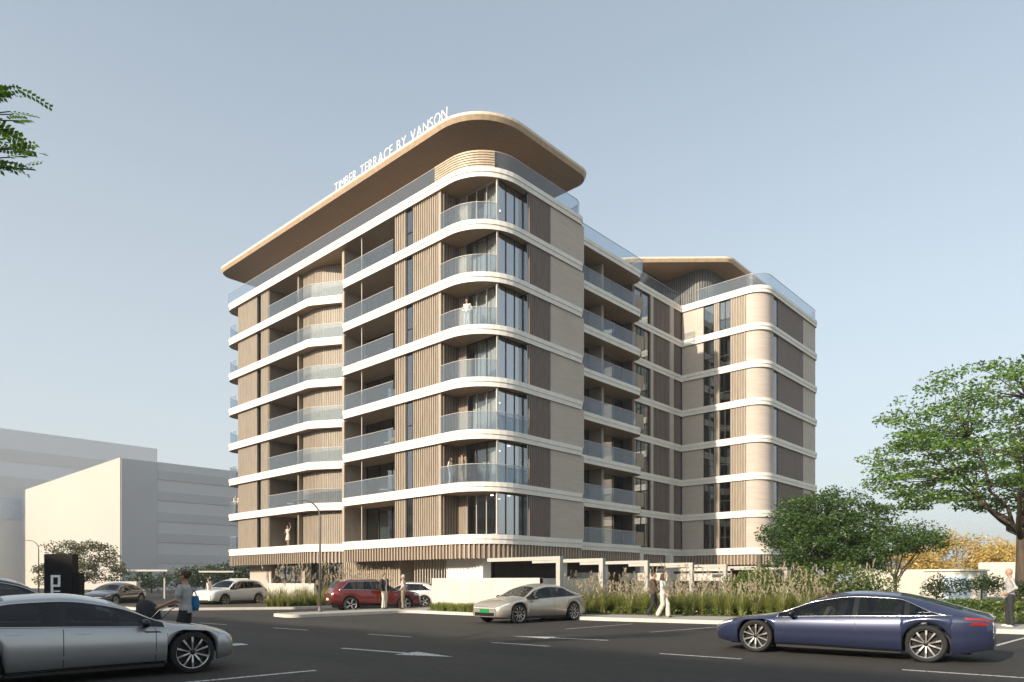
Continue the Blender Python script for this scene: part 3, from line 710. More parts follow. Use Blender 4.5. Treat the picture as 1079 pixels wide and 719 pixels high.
def make_car(name, label, sp, pm, loc, rz, group=None, cat='car', front_plate=None, rear_plate=M_pw, spokes=5, style=2, chrome=True, detail=2, roof_rails=False, glass=None, taillamps='bars', vent=True):
    g = Car(sp); L = sp['L']
    t = thing(name, label, cat, loc, rz, group)
    us = g.columns(); body = MB(); rings = [g.ring(u) for u in us]; n = len(rings[0])
    ws0, ws1 = sp['ws']; rw0, rw1 = sp['rw']; d0, d1, d2 = sp['dlo']; bp, cp = sp['bp'], sp['cp']
    parts = {'body': ([], []), 'windscreen': ([], []), 'rear_window': ([], []), 'fw+': ([], []), 'fw-': ([], []), 'rwn+': ([], []), 'rwn-': ([], []), 'qw+': ([],[]), 'qw-': ([],[])}
    V = []
    for u, R in zip(us, rings):
        V += [(L/2-u, y, z) for y, z in R] + [(L/2-u, -y, z) for y, z in R]
    F = {k: [] for k in parts}; F.update({k: [] for k in ('pt0+','pt0-','pt1+','pt1-')})
    for i in range(len(us)-1):
        um = (us[i]+us[i+1])/2
        for j in range(n-1):
            for sg in (1, -1):
                o = 0 if sg == 1 else n
                a, b, c_, d = i*2*n+o+j, (i+1)*2*n+o+j, (i+1)*2*n+o+j+1, i*2*n+o+j+1
                fc = [a, d, c_, b] if sg == 1 else [a, b, c_, d]
                key = 'body'
                if 6 <= j <= 7 and d0 < um < d2:
                    if bp[0] < um < bp[1] or cp[0] < um < cp[1]: key = 'pt%d%s' % (um < bp[1], '+' if sg == 1 else '-')
                    else: key = ('fw' if um < bp[0] else 'rwn' if um < cp[0] else 'qw') + ('+' if sg == 1 else '-')
                elif j >= 10 and ws0 < um < ws1: key = 'windscreen'
                elif j >= 10 and rw0 < um < rw1: key = 'rear_window'
                F[key].append(fc)
    e = (len(us)-1)*2*n
    F['body'].append([j for j in range(n)] + [n+j for j in range(n-2, -1, -1)])
    F['body'].append(([e+j for j in range(n)] + [e+n+j for j in range(n-2, -1, -1)])[::-1])
    def emit(nm, fs, m, par):
        if not fs: return None
        idx = {}; mb = MB()
        for fc in fs:
            q = []
            for v in fc:
                if v not in idx: idx[v] = len(mb.v); mb.v.append(V[v])
                q.append(idx[v])
            mb.f.append(q); mb.m.append(0)
        o = part(nm, mb, m, par, True)
        bmx = bmesh.new(); bmx.from_mesh(o.data); bmesh.ops.remove_doubles(bmx, verts=bmx.verts, dist=.0004); bmx.to_mesh(o.data); bmx.free()
        for p in o.data.polygons: p.use_smooth = len(p.vertices) <= 4
        return o
    gm = glass or M_cglass
    B = emit('body', F['body'], pm, t)
    emit('windscreen', F['windscreen'], gm, t); emit('rear_window', F['rear_window'], gm, t)
    for k in ('fw+', 'fw-', 'rwn+', 'rwn-', 'qw+', 'qw-'): emit('side_window', F[k], gm, t)
    for k in ('pt0+','pt0-','pt1+','pt1-'): emit('pillar_trim', F[k], M_blk, t)
    # underbody, cabin tub, seats
    mb = MB(); uw = sp['wheels']; r = sp['r']
    mb.box((L/2-(L-.35), -.66, .17), (L/2-.35, .66, .52))
    for s in (-1, 1): mb.box((L/2-(uw[1]-g.Ra-.02), s*.66, .15), (L/2-(uw[0]+g.Ra+.02), s*.86, .30))
    mb.box((L/2-(L-.9), -.80, .5), (L/2-(uw[0]+.55), .80, g.f['belt'](2.4)-.16))
    part('underbody', mb, M_blk, t)
    if detail >= 1:
        for sx, hh in ((2.28, .62), (3.28, .58)):
            for sy in (-.38, .38):
                sb = MB(); X = L/2-sx; z0 = g.f['belt'](2.4)-.42; M = Matrix.Translation((X-.24, sy, z0+.1)) @ Matrix.Rotation(-.28, 4, 'Y')
                sb.box((-.06,-.22,0), (.06,.22,hh), 0, M); sb.box((-.05,-.12,hh), (.04,.12,hh+.17), 0, M)
                part('seat', sb, M_seat, t)
        sb = MB(); sb.box((L/2-ws0-.45, -.7, .7), (L/2-ws0-.08, .7, g.f['belt'](1.5)+.02)); part('dashboard', sb, M_blk, t)
    for x in uw:
        for s in (-1, 1): wheel(t, L/2-x, s*(g.f['wmax'](x)-.125), r, spokes, style)
    for s in (-1, 1):
        hb = g.patch(.10, .42, 4.55, 5.4, s, .004, 8, 3, .05) if sp['lowback'] < .7 else g.patch(.07, .40, 4.1, 5.3, s, .006, 8, 3, .05)
        part('headlight', hb, M_lampw, t, True)
        if taillamps == 'bars':
            tl = part('taillight', g.patch(L-.42, L-.03, 4.5, 4.95, s, .006, 10, 2, -.02), M_red, t, True)
            part('lower_lamp', g.patch(L-.36, L-.12, 3.75, 4.1, s, .006, 8, 2, .06), M_red, tl, True)
        else:
            part('taillight', g.patch(L-.34, L-.02, 3.7, 4.9, s, .006, 8, 3), M_red, t, True)
        # mirror
        mb = MB(); mx, my, mz = g.S(ws0+.28, 6.0, s)
        mb.ellipsoid((mx, my+s*.13, mz+.07), (.075, .115, .072), 12, 8); mb.tube([(mx, my-s*.02, mz), (mx, my+s*.08, mz+.045)], .022, 6)
        part('mirror', mb, [M_blk if name != 'white_hatchback' else pm], t, True)
        if detail >= 2:
            for uu, sl in ((ws0-.02+.12, -.0), (bp[0]+.05, 0.), (uw[1]-g.Ra-.03, .16)):
                q = g.patch(uu, uu+.011, 1.2, 5.0, s, .0015, 1, 8, sl); part('door_gap', q, M_blk, t)
            for uu in (bp[0]-.22, cp[0]-.18):
                part('door_handle', g.patch(uu-.10, uu+.10, 4.22, 4.42, s, .008, 2, 1), pm, t, True)
            if vent: part('fender_vent', g.patch(uw[0]+.48, uw[0]+.72, 4.25, 4.5, s, .004, 3, 1, .05), M_blk, t)
        if chrome:
            pts = []; N = 26
            for i in range(N+1): pts.append(g.S(d0+(d2-d0)*i/N, 6.0, s, .004))
            for i in range(N, -1, -1): pts.append(g.S(d0+(d2-d0)*i/N, 8.0, s, .004))
            mb = MB(); mb.tube(pts + [pts[0]], .009 if detail >= 2 else .012, 5); part('window_trim', mb, M_chrome, t, True)
        mb = MB(); q = g.patch(uw[0]+g.Ra+.02, uw[1]-g.Ra-.02, .0, 1.12, s, .006, 6, 2); part('side_sill', q, M_blk, t, True)
        if roof_rails:
            mb = MB(); pts = [g.S(1.9+2.2*i/10, 9.6, s, .05 if 0 < i < 10 else .0) for i in range(11)]; mb.tube(pts, .016, 6); part('roof_rail', mb, M_chrome, t, True)
    # front and rear fascias
    zf = .46 if sp['lowback'] == .62 else .52
    mb = MB(); mb.box((L/2-.035, -.52, .27), (L/2+.006, .52, .40)); mb.box((L/2-.17, -.72, .28), (L/2-.1, .72, .36)); part('lower_grille', mb, M_blk, t)
    mb = MB(); mb.box((L/2-.02, -.56, g.f['top'](0)-.045), (L/2+.004, .56, g.f['top'](0)-.02)); part('light_bar', mb, M_lampw, t)
    if front_plate:
        mb = MB(); mb.box((L/2, -.24, zf-.07), (L/2+.02, .24, zf+.07)); part('number_plate', mb, front_plate, t)
    mb = MB(); mb.box((-L/2-.006, -.60, .34), (-L/2+.05, .60, .48)); part('rear_valance', mb, M_blk, t)
    if rear_plate:
        mb = MB(); mb.box((-L/2-.012, -.24, .56), (-L/2+.01, .24, .68)); part('number_plate', mb, rear_plate, t)
    if taillamps == 'bars':
        mb = MB(); mb.box((-L/2-.006, -.62, .80), (-L/2+.02, .62, .84)); part('tail_bar', mb, M_red, t)
    return t
P_white = paint('paint_silver_white', (.47,.475,.47), .6, .3); P_blue = paint('paint_deep_blue', (.030,.039,.088), .3, .25); P_champ = paint('paint_champagne', (.50,.45,.38), .5)
P_maroon = paint('paint_maroon', (.15,.018,.015), .3); P_snow = paint('paint_white', (.72,.70,.66), .05); P_grey = paint('paint_dark_grey', (.022,.022,.022), .2); P_night = paint('paint_black', (.012,.014,.018), .3)
def rzdir(x, y): return math.atan2(y, x)
# near silver white saloon, parked nose towards the road at the left of the photograph
make_car('parked_sedan', 'silver white fastback saloon nearest the camera, cut off at the left edge', SEDAN_NEAR, P_white, (3.45, 12.95, 0), rzdir(1, -.10), chrome=True)
make_car('moving_sedan', 'deep blue fastback saloon on the road with bronze spoked wheels', SEDAN_LONG, P_blue, (15.80, 4.82, 0), rzdir(-.1, 1))
make_car('parked_sedan', 'champagne saloon with a green number plate parked nose out at the kerb', SEDAN, P_champ, (20.35, 17.75, 0), rzdir(-1, .06), front_plate=M_plate)
make_car('parked_suv', 'dark red sport utility car parked behind the two standing men', SUV, P_maroon, (21.8, 30.0, 0), rzdir(.93, -.34), detail=1, taillamps='block', roof_rails=True, spokes=5, style=1)
make_car('parked_suv', 'white sport utility car parked beside the tall grasses left of the building', SUV, P_snow, (20.0, 42.3, 0), rzdir(-.93, -.36), detail=1, taillamps='block', spokes=5, style=2)
make_car('parked_sedan', 'dark grey saloon parked behind the stroller and the totem sign', SEDAN, P_grey, (14.9, 47.2, 0), rzdir(-.72, -.70), detail=1)
make_car('parked_hatchback', 'small white hatchback parked in front of the slatted entrance screen', HATCH, P_snow, (26.9, 33.6, 0), rzdir(-.62, .78), detail=1, taillamps='block', spokes=5, style=1)
make_car('parked_suv', 'black car far left behind the silver white saloon', SUV, P_night, (3.9, 20.6, 0), rzdir(1, -.1), detail=1, taillamps='block')
# ================================================================== people
def remesh(mb, name, vox, it=2):
    me = mb.mesh('tmp', []); o = bpy.data.objects.new('tmp', me); COL.objects.link(o)
    m = o.modifiers.new('r', 'REMESH'); m.mode = 'VOXEL'; m.voxel_size = vox; m.use_smooth_shade = True
    s = o.modifiers.new('s', 'SMOOTH'); s.iterations = it; s.factor = .5
    bpy.context.view_layer.update()
    out = bpy.data.meshes.new_from_object(o.evaluated_get(bpy.context.evaluated_depsgraph_get()))
    COL.objects.unlink(o); bpy.data.objects.remove(o); bpy.data.meshes.remove(me)
    out.name = name; out.polygons.foreach_set('use_smooth', [True]*len(out.polygons)); return out
def limb(mb, pts, radii, n=10):
    mb.tube(pts, radii, n)
    for p, r in zip(pts, radii): mb.ellipsoid(p, (r, r, r), n, 6)
def torso(mb, secs, n=16):
    """secs: (x, z, rx, ry)"""
    k = len(mb.v)
    for x, z, rx, ry in secs:
        for j in range(n):
            t = 2*PI*j/n; mb.v.append((x+rx*math.cos(t), ry*math.sin(t), z))
    for i in range(len(secs)-1):
        for j in range(n):
            a = k+i*n+j; b = k+i*n+(j+1) % n; mb.f.append([a, b, b+n, a+n]); mb.m.append(0)
    mb.f.append([k+j for j in range(n)][::-1]); mb.m.append(0)
    e = k+(len(secs)-1)*n; mb.f.append([e+j for j in range(n)]); mb.m.append(0)
M_skin = mat('skin', (.46,.27,.19), .55, var=.06); 
def cloth(name, c): return mat('cloth_'+name, c, .85, var=.12, scale=9, bump=.15)
M_hairb = mat('hair_brown', (.06,.03,.018), .6, var=.2); M_hairk = mat('hair_black', (.015,.012,.01), .6); M_hairg = mat('hair_grey', (.5,.48,.45), .7)
POSE = {
 'stand': dict(la=[(.0,.19,1.42),(-.03,.26,1.14),(.04,.25,.90)], ra=[(.0,-.19,1.42),(-.03,-.26,1.14),(.05,-.25,.91)],
               ll=[(0,.09,.93),(.02,.10,.50),(-.02,.11,.08)], rl=[(0,-.09,.93),(.03,-.11,.50),(.0,-.13,.08)]),
 'walk': dict(la=[(.0,.19,1.42),(-.12,.25,1.16),(-.10,.24,.92)], ra=[(.0,-.19,1.42),(.08,-.25,1.16),(.22,-.22,.96)],
              ll=[(0,.08,.93),(.15,.09,.52),(.17,.09,.09)], rl=[(0,-.08,.93),(.02,-.09,.51),(-.19,-.09,.12)]),
 'push': dict(la=[(.05,.18,1.42),(.10,.25,1.16),(.42,.18,1.03)], ra=[(.05,-.18,1.42),(.10,-.25,1.16),(.42,-.18,1.03)],
              ll=[(0,.08,.93),(.12,.09,.51),(.08,.09,.08)], rl=[(0,-.08,.93),(-.0,-.09,.50),(-.20,-.09,.11)]),
 'lean': dict(la=[(.06,.18,1.41),(.10,.26,1.16),(.33,.14,1.10)], ra=[(.06,-.18,1.41),(.12,-.25,1.17),(.34,-.10,1.12)],
              ll=[(0,.09,.93),(.02,.10,.50),(-.02,.11,.08)], rl=[(0,-.09,.93),(.05,-.10,.51),(-.08,-.11,.09)]),
 'hips': dict(la=[(.0,.19,1.42),(-.08,.30,1.17),(.10,.17,1.03)], ra=[(.0,-.19,1.42),(-.08,-.30,1.17),(.10,-.17,1.03)],
              ll=[(0,.09,.93),(.02,.12,.50),(-.02,.15,.08)], rl=[(0,-.09,.93),(.04,-.12,.50),(.02,-.15,.08)]),
 'raise': dict(la=[(.0,.18,1.43),(.05,.34,1.62),(.10,.30,1.86)], ra=[(.0,-.18,1.42),(.02,-.27,1.16),(.20,-.16,1.08)],
              ll=[(0,.08,.93),(.03,.08,.50),(-.0,.08,.08)], rl=[(0,-.08,.93),(-.02,-.09,.50),(-.10,-.09,.09)]),
 'sit': dict(la=[(.0,.19,1.42),(.12,.25,1.18),(.38,.18,1.24)], ra=[(.0,-.19,1.42),(.12,-.25,1.18),(.38,-.18,1.24)],
              ll=[(.0,.10,.93),(.42,.12,.98),(.72,.12,.66)], rl=[(0,-.10,.93),(.42,-.12,.98),(.72,-.12,.66)]),
}
def hand(mb, el, wr, sg, s=1.):
    el = Vector(el); wr = Vector(wr); d = (wr-el).normalized(); up = Vector((0, sg, 0)); side = d.cross(up).normalized()
    nrm = side.cross(d).normalized()
    palm = wr+d*.05; mb.tube([wr-d*.01, palm, wr+d*.09], [.026, .034, .030], 8)
    for i, (o, L) in enumerate(((-.027,.066),(-.009,.078),(.009,.073),(.027,.056))):
        a = wr+d*.085+side*o; b = a+d*L*.55+nrm*-sg*.008; c_ = b+d*L*.35+nrm*-sg*.022; mb.tube([a-d*.02, a, b, c_], [.0095,.0095,.009,.007], 6)
    a = wr+d*.03+side*-.028; b = a+d*.03+side*-.022; c_ = b+d*.032+side*-.004; mb.tube([a, b, c_], [.012,.011,.008], 6)
def human(label, loc, rz, pose='stand', h=1.75, top=None, sleeves='long', bottom=None, hair=M_hairb, hairstyle='short', shoes=None, jacket=None, female=False, group=None, look=0., vox=.011, dress=None, wide=False, glasses=False):
    t = thing('person', label, 'person', loc, rz, group); sc = h/1.75
    P = POSE[pose]; sw = .92 if female else 1.0
    t.scale = (sc, sc, sc)
    chest = [(0,.88,.105,.155*1.03), (0,.96,.11,.165), (.0,1.06,.095,.135*sw), (.005,1.16,.10,.14*sw), (.01,1.28,.115,.165*sw), (.0,1.38,.105,.175*sw), (0,1.44,.08,.14*sw), (0,1.48,.055,.07)]
    mb = MB(); torso(mb, chest)
    hx = look
    limb(mb, [(0,0,1.44),(.012,0,1.50),(.02,0,1.56)], [.062,.056,.054])
    Rm = Matrix.Rotation(look, 3, 'Z')
    c0 = Vector((.028,0,1.645))
    mb.ellipsoid(c0, (.098,.076,.115), 14, 10, M=Rm); mb.ellipsoid(c0+Rm @ Vector((.035,0,-.06)), (.058,.052,.052), 12, 8)
    mb.ellipsoid(c0+Rm @ Vector((.098,0,-.015)), (.018,.013,.022), 8, 6)
    mb.ellipsoid(c0+Rm @ Vector((.085,0,-.055)), (.014,.024,.008), 8, 6)
    for s_ in (1,-1): mb.ellipsoid(c0+Rm @ Vector((-.005,s_*.078,-.01)), (.02,.012,.032), 8, 6)
    for key, sg in (('la',1),('ra',-1)):
        a = P[key]; limb(mb, a, [.047*sw,.039*sw,.029*sw]); hand(mb, a[1], a[2], sg)
    for key in ('ll','rl'):
        a = P[key]; limb(mb, [a[0], tuple((Vector(a[0])+Vector(a[1]))/2), a[1], tuple(Vector(a[1])*.6+Vector(a[2])*.4), a[2]], [.088,.074,.056,.054,.038])
    body = remesh(mb, 'body', vox, 2); body.materials.append(M_skin); link(bpy.data.objects.new('body', body), t)
    def garment(nm, mb2, m, v=.014):
        me = remesh(mb2, nm, v, 3); me.materials.append(m); return link(bpy.data.objects.new(nm, me), t)
    # hair
    hb = MB()
    if hairstyle != 'bald':
        hb.ellipsoid(c0+Rm @ Vector((-.018,0,.022)), (.100,.086,.108), 14, 10, M=Rm)
        if hairstyle == 'long':
            hb.tube([c0+Rm @ Vector((-.04,0,.04)), c0+Rm @ Vector((-.085,0,-.1)), c0+Rm @ Vector((-.10,0,-.30))], [.085,.085,.04], 10)
            for s_ in (1,-1): hb.tube([c0+Rm @ Vector((.0,s_*.065,.05)), c0+Rm @ Vector((-.01,s_*.085,-.1)), c0+Rm @ Vector((.02,s_*.09,-.26))], [.04,.035,.02], 8)
        if hairstyle == 'bun': hb.ellipsoid(c0+Rm @ Vector((-.10,0,.06)), (.055,.055,.055), 10, 8)
        # keep the face free: cut everything in front of the hairline
        me = remesh(hb, 'hair', .012, 2); bm = bmesh.new(); bm.from_mesh(me)
        dead = [v for v in bm.verts if ((Rm.inverted() @ (v.co-c0)).x > .045 and (v.co-c0).z < .055 and (v.co-c0).z > -.2)]
        bmesh.ops.delete(bm, geom=dead, context='VERTS'); bm.to_mesh(me); bm.free()
        me.materials.append(hair); link(bpy.data.objects.new('hair', me), t)
    for s_ in (1,-1):
        eb = MB(); eb.ellipsoid(c0+Rm @ Vector((.086,s_*.032,.012)), (.010,.013,.008), 8, 6); part('eye', eb, M_hairk, t, True)
    if glasses:
        gb = MB()
        for s_ in (1,-1):
            gb.ellipsoid(c0+Rm @ Vector((.098,s_*.033,.014)), (.010,.028,.022), 10, 6); gb.tube([c0+Rm @ Vector((.09,s_*.062,.016)), c0+Rm @ Vector((0,s_*.084,.012))], .005, 5)
        part('sunglasses', gb, M_blk, t, True)
    def upper(infl, cut, sl, lo):
        m2 = MB(); torso(m2, [(x, z, rx+infl, ry+infl) for x, z, rx, ry in chest if z >= lo and z < cut] + [(0, cut, .075+infl*.5, .09)])
        for key in ('la','ra'):
            a = [Vector(q) for q in P[key]]
            if sl == 'short': pts = [a[0], a[0].lerp(a[1], .65)]; rr = [.052*sw+infl, .050*sw+infl]
            elif sl == 'none': pts = [a[0], a[0].lerp(a[1], .12)]; rr = [.05*sw+infl*.6]*2
            else: pts = [a[0], a[1], a[1].lerp(a[2], .93)]; rr = [.052*sw+infl, .045*sw+infl, .036*sw+infl]
            limb(m2, pts, rr)
        return m2
    if dress is not None:
        m2 = upper(.012, 1.43, sleeves, .95); torso(m2, [(.02,.50,.17,.21),(.0,.75,.15,.19),(0,.97,.125,.165)]); garment('dress', m2, dress)
    if top is not None: garment('shirt', upper(.014, 1.46, sleeves, .88), top)
    if jacket is not None:
        o = garment('jacket', upper(.032, 1.45, 'long', .88), jacket); me = o.data
        bm = bmesh.new(); bm.from_mesh(me); dead = [v for v in bm.verts if v.co.x > .07 and abs(v.co.y) < .055 + .03*(1.45-v.co.z) and v.co.z > .85]
        bmesh.ops.delete(bm, geom=dead, context='VERTS'); bm.to_mesh(me); bm.free()
    if bottom is not None:
        m2 = MB(); torso(m2, [(0,.86,.115,.165),(0,.93,.122,.176),(0,1.02,.108,.152)])
        for key in ('ll','rl'):
            a = [Vector(q) for q in P[key]]; f = 1.35 if wide else 1.0
            limb(m2, [a[0], a[0].lerp(a[1], .5), a[1], a[1].lerp(a[2], .5), a[1].lerp(a[2], .97)], [.102,.09,.072*f,.066*f*1.05,.062*f*1.15])
        garment('trousers', m2, bottom)
    for key in ('ll','rl'):
        a = Vector(P[key][2]); sb = MB(); M3 = Matrix.Rotation(.0, 3, 'Y')
        z = a.z-.035; tilt = .25 if a.z > .12 else 0
        sb.ellipsoid((a.x+.02, a.y, z-.01), (.065,.042,.045), 10, 6); sb.ellipsoid((a.x+.10, a.y, z-.02-tilt*.1), (.095,.045,.034), 12, 6)
        me = remesh(sb, 'shoe', .012, 2); me.materials.append(shoes or M_blk); link(bpy.data.objects.new('shoe', me), t)
    return t
c_white = cloth('white', (.68,.65,.60)); c_beige = cloth('beige', (.42,.34,.25)); c_dark = cloth('dark', (.025,.024,.026)); c_brown = cloth('brown', (.085,.055,.04))
c_khaki = cloth('khaki', (.25,.20,.14)); c_pale = cloth('pale_pink', (.55,.44,.40)); c_grey = cloth('grey', (.42,.41,.40)); c_cream = cloth('cream', (.62,.57,.48)); c_red = cloth('brick', (.32,.10,.06))
human('man in a dark open jacket and white shirt standing beside the dark red car', (21.45,28.57,.134), rzdir(.55,-.6)-.5, 'stand', 1.78, top=c_white, jacket=c_dark, bottom=c_cream, hair=M_hairb)
human('grey haired man in a pale shirt and khaki trousers talking beside the white hatchback', (22.1,27.86,.134), rzdir(-.6,.75), 'hips', 1.72, top=c_pale, bottom=c_khaki, hair=M_hairg)
human('person in a brown jacket and dark trousers walking on the pavement beside tall grasses', (24.35,14.75,.134), rzdir(.12,-1)+.3, 'walk', 1.76, top=c_brown, jacket=c_brown, bottom=c_dark, hair=M_hairb)
human('long haired woman in a white top and wide white trousers walking on the pavement', (23.85,14.0,.134), rzdir(.12,-1), 'walk', 1.70, top=c_white, sleeves='short', bottom=c_cream, hair=M_hairb, hairstyle='long', shoes=c_dark, female=True, wide=True)
human('bald man in a pale grey shirt with hands on hips near the right edge', (26.3,3.25,.134), rzdir(-.35,1), 'hips', 1.80, top=c_grey, bottom=c_dark, hairstyle='bald', shoes=c_white, look=.2)
human('woman in a grey shirt with a blue shoulder bag pushing a stroller', (6.0,14.75,.0), rzdir(-.68,.735)+.12, 'push', 1.76, top=c_grey, sleeves='short', bottom=c_dark, hair=M_hairb, hairstyle='bun', female=True, glasses=True, vox=.009)
human('distant person in pale clothes walking between the parked cars at left', (18.4,41.8,.0), rzdir(-.5,.8), 'walk', 1.70, top=c_cream, bottom=c_white, hair=M_hairb, vox=.014)
B2 = dict(vox=.014)
human('person in white standing at the curved corner balcony rail on an upper floor', (29.0,30.45,16.805), rzdir(-1,-.5), 'hips', 1.75, top=c_white, bottom=c_white, hair=M_hairb, **B2)
human('person in a sunlit tan top at the curved balcony rail, second floor up', (28.95,30.75,7.445), rzdir(-.6,.8), 'stand', 1.75, top=c_khaki, bottom=c_beige, hair=M_hairb, **B2)
human('person in cream leaning on the curved balcony rail beside another person, second floor up', (28.85,31.75,7.445), rzdir(.3,-1), 'stand', 1.68, top=c_cream, bottom=c_cream, hair=M_hairb, female=True, hairstyle='long', **B2)
human('dark haired person standing behind the corner glass on the second floor up', (30.4,30.2,7.445), rzdir(-.9,-.2), 'stand', 1.72, top=c_grey, bottom=c_grey, hair=M_hairk, **B2)
human('woman in a light dress with one arm raised on the lowest balcony at left', (28.95,51.3,4.325), rzdir(-.9,-.3), 'raise', 1.68, dress=c_cream, sleeves='none', hair=M_hairb, hairstyle='long', female=True, **B2)
human('red haired person in white at the far left balcony end', (28.85,60.2,7.445), rzdir(.2,-1), 'lean', 1.74, top=c_white, bottom=c_beige, hair=c_red, **B2)
human('dark haired person in white standing at the far left balcony end', (29.0,59.75,7.445), rzdir(-.6,.9), 'stand', 1.76, top=c_white, bottom=c_grey, hair=M_hairk, **B2)
human('driver in a pale top seated at the wheel of the blue saloon', (15.37,5.0,-.42), rzdir(-.1,1), 'sit', 1.70, top=c_beige, bottom=c_dark, hair=M_hairb, hairstyle='long', female=True, **B2)
# bag and stroller
mb = MB(); mb.ellipsoid((0,0,0), (.17,.085,.17), 14, 10); bag = MB()
BAG = thing('shoulder_bag', 'bright blue shoulder bag hanging at the side of the woman with the stroller', 'bag', (6.17,14.83,1.10), rzdir(-.68,.735))
bg_ = MB(); secs = [(-.17,.13,.06),(-.1,.15,.075),(.05,.15,.07),(.14,.13,.05)]
torso(bg_, [(0,z,rx,ry) for z,rx,ry in secs], 14); part('pouch', bg_, cloth('blue', (.03,.16,.36)), BAG, True)
st = MB(); st.tube([(.1,0,.12),(.07,.04,.24),(.02,.14,.36),(-.06,.04,.26),(-.1,0,.12)], .011, 6); part('strap', st, cloth('blue', (.03,.16,.36)), BAG, True)
STR = thing('stroller', 'black baby stroller with a rounded hood pushed by the woman in grey', 'stroller', (5.40,15.38,0), rzdir(-.68,.735))
sb = MB()
n1, n2 = 14, 8
for i in range(n1+1):
    a = rad(-20)+rad(125)*i/n1
    for j in range(n2+1):
        b = -PI/2+PI*j/n2; r_ = .34
        sb.v.append((-.02-r_*math.cos(a)*math.cos(b)*.9, .27*math.sin(b), .78+r_*math.sin(a)*math.cos(b)*1.1))
for i in range(n1):
    for j in range(n2): k = i*(n2+1)+j; sb.f.append([k,k+1,k+n2+2,k+n2+1]); sb.m.append(0)
hood = part('hood', sb, c_dark, STR, True); sm = hood.modifiers.new('thick', 'SOLIDIFY'); sm.thickness = .02
sb = MB(); sb.tube([(-.35,0,.72),(-.25,0,.52),(.0,0,.46),(.30,0,.50),(.42,0,.62)], [.08,.2,.23,.19,.1], 12); part('seat', sb, c_dark, STR, True)
for s_ in (1,-1):
    sb = MB(); sb.tube([(-.62,s_*.2,1.03),(-.45,s_*.24,.95),(.25,s_*.24,.22)], .014, 8); sb.tube([(-.12,s_*.24,.60),(-.38,s_*.26,.16)], .014, 8); part('frame', sb, M_chrome, STR, True)
    for x, r_ in ((-.38,.15),(.27,.10)):
        wb = MB(); wb.lathe([(r_*.55,-.02),(r_,-.022),(r_,.022),(r_*.55,.02),(r_*.55,-.02)], 20, 'y', (x, s_*.29, r_)); wb.lathe([(.001,-.012),(r_*.5,-.012),(r_*.6,0)], 8, 'y', (x, s_*.29, r_)); part('wheel', wb, M_tyre, STR, True)
sb = MB(); sb.tube([(-.62,.2,1.03),(-.66,.1,1.04),(-.66,-.1,1.04),(-.62,-.2,1.03)], .018, 8); part('handle', sb, M_blk, STR, True)
sb = MB(); sb.box((.20,-.22,.14),(-.3,.22,.24)); part('basket', sb, c_dark, STR)

# ---- a few pieces on the balconies
M_rattan = mat('rattan', (.16,.11,.07), .8, var=.2, scale=20); M_pot = mat('planter_clay', (.30,.20,.14), .8)
def balcony_chair(label, loc, rz, first=[None]):
    if first[0]: return dup(first[0], loc, rz, label=label)
    t = thing('balcony_chair', label, 'chair', loc, rz); a = MB(); a.box((-.25,-.27,.38),(.27,.27,.46)); part('seat', a, c_cream, t)
    a = MB(); M = Matrix.Translation((-.24,0,.40)) @ Matrix.Rotation(-.2,4,'Y'); a.box((-.03,-.27,0),(.03,.27,.48),0,M); part('backrest', a, M_rattan, t)
    for x in (-.24,.23):
        for y in (-.25,.22): a = MB(); a.box((x,y,0),(x+.035,y+.035,.38)); part('leg', a, M_rattan, t)
    first[0] = t; return t
for k_, x_, y_, r_, w_ in ((2,29.4,39.2,2.6,'first recessed balcony above the lowest'),(3,29.3,38.4,3.3,'third recessed balcony up, near side'),(5,29.4,41.8,2.2,'fifth recessed balcony up'),(6,29.3,38.6,2.8,'second recessed balcony from the top'),(2,29.5,51.9,2.6,'far left recessed balcony above the lowest'),(4,29.5,50.6,3.6,'far left recessed balcony at mid height'),(6,29.5,52.6,2.5,'far left recessed balcony near the top')):
    balcony_chair('cushioned rattan chair standing on the '+w_, (x_, y_, ZL(k_)+.003), r_)
def planter(label, loc):
    t = thing('potted_plant', label, 'potted plant', loc); a = MB(); a.lathe([(.001,0),(.16,0),(.22,.42),(.19,.42),(.17,.36),(.001,.36)], 14); part('pot', a, M_pot, t, True)
    a = MB(); rp = random.Random(int(loc[2]*10))
    for _ in range(130):
        d = Vector((rp.gauss(0,1), rp.gauss(0,1), abs(rp.gauss(0,1))+.4)).normalized(); p = Vector((0,0,.4))+d*rp.uniform(.1,.62); q = d.cross(Vector((rp.gauss(0,1),rp.gauss(0,1),.3))).normalized()
        a.face([p, p+d*.07+q*.035, p+d*.16, p+d*.07-q*.035])
    part('foliage', a, mat('pot_leaf', (.05,.09,.02), .7), t)
for k_, x_, y_, w_ in ((1,39.2,30.5,'lowest balcony beside the stone wall'),(4,29.3,37.4,'fourth recessed balcony up'),(7,29.3,41.6,'top recessed balcony'),(5,39.4,30.5,'fifth balcony beside the stone wall'),(3,29.3,50.0,'third far left recessed balcony'),(7,29.4,31.7,'top curved corner balcony')):
    planter('leafy plant in a clay pot on the '+w_, (x_, y_, ZL(k_)+.003))
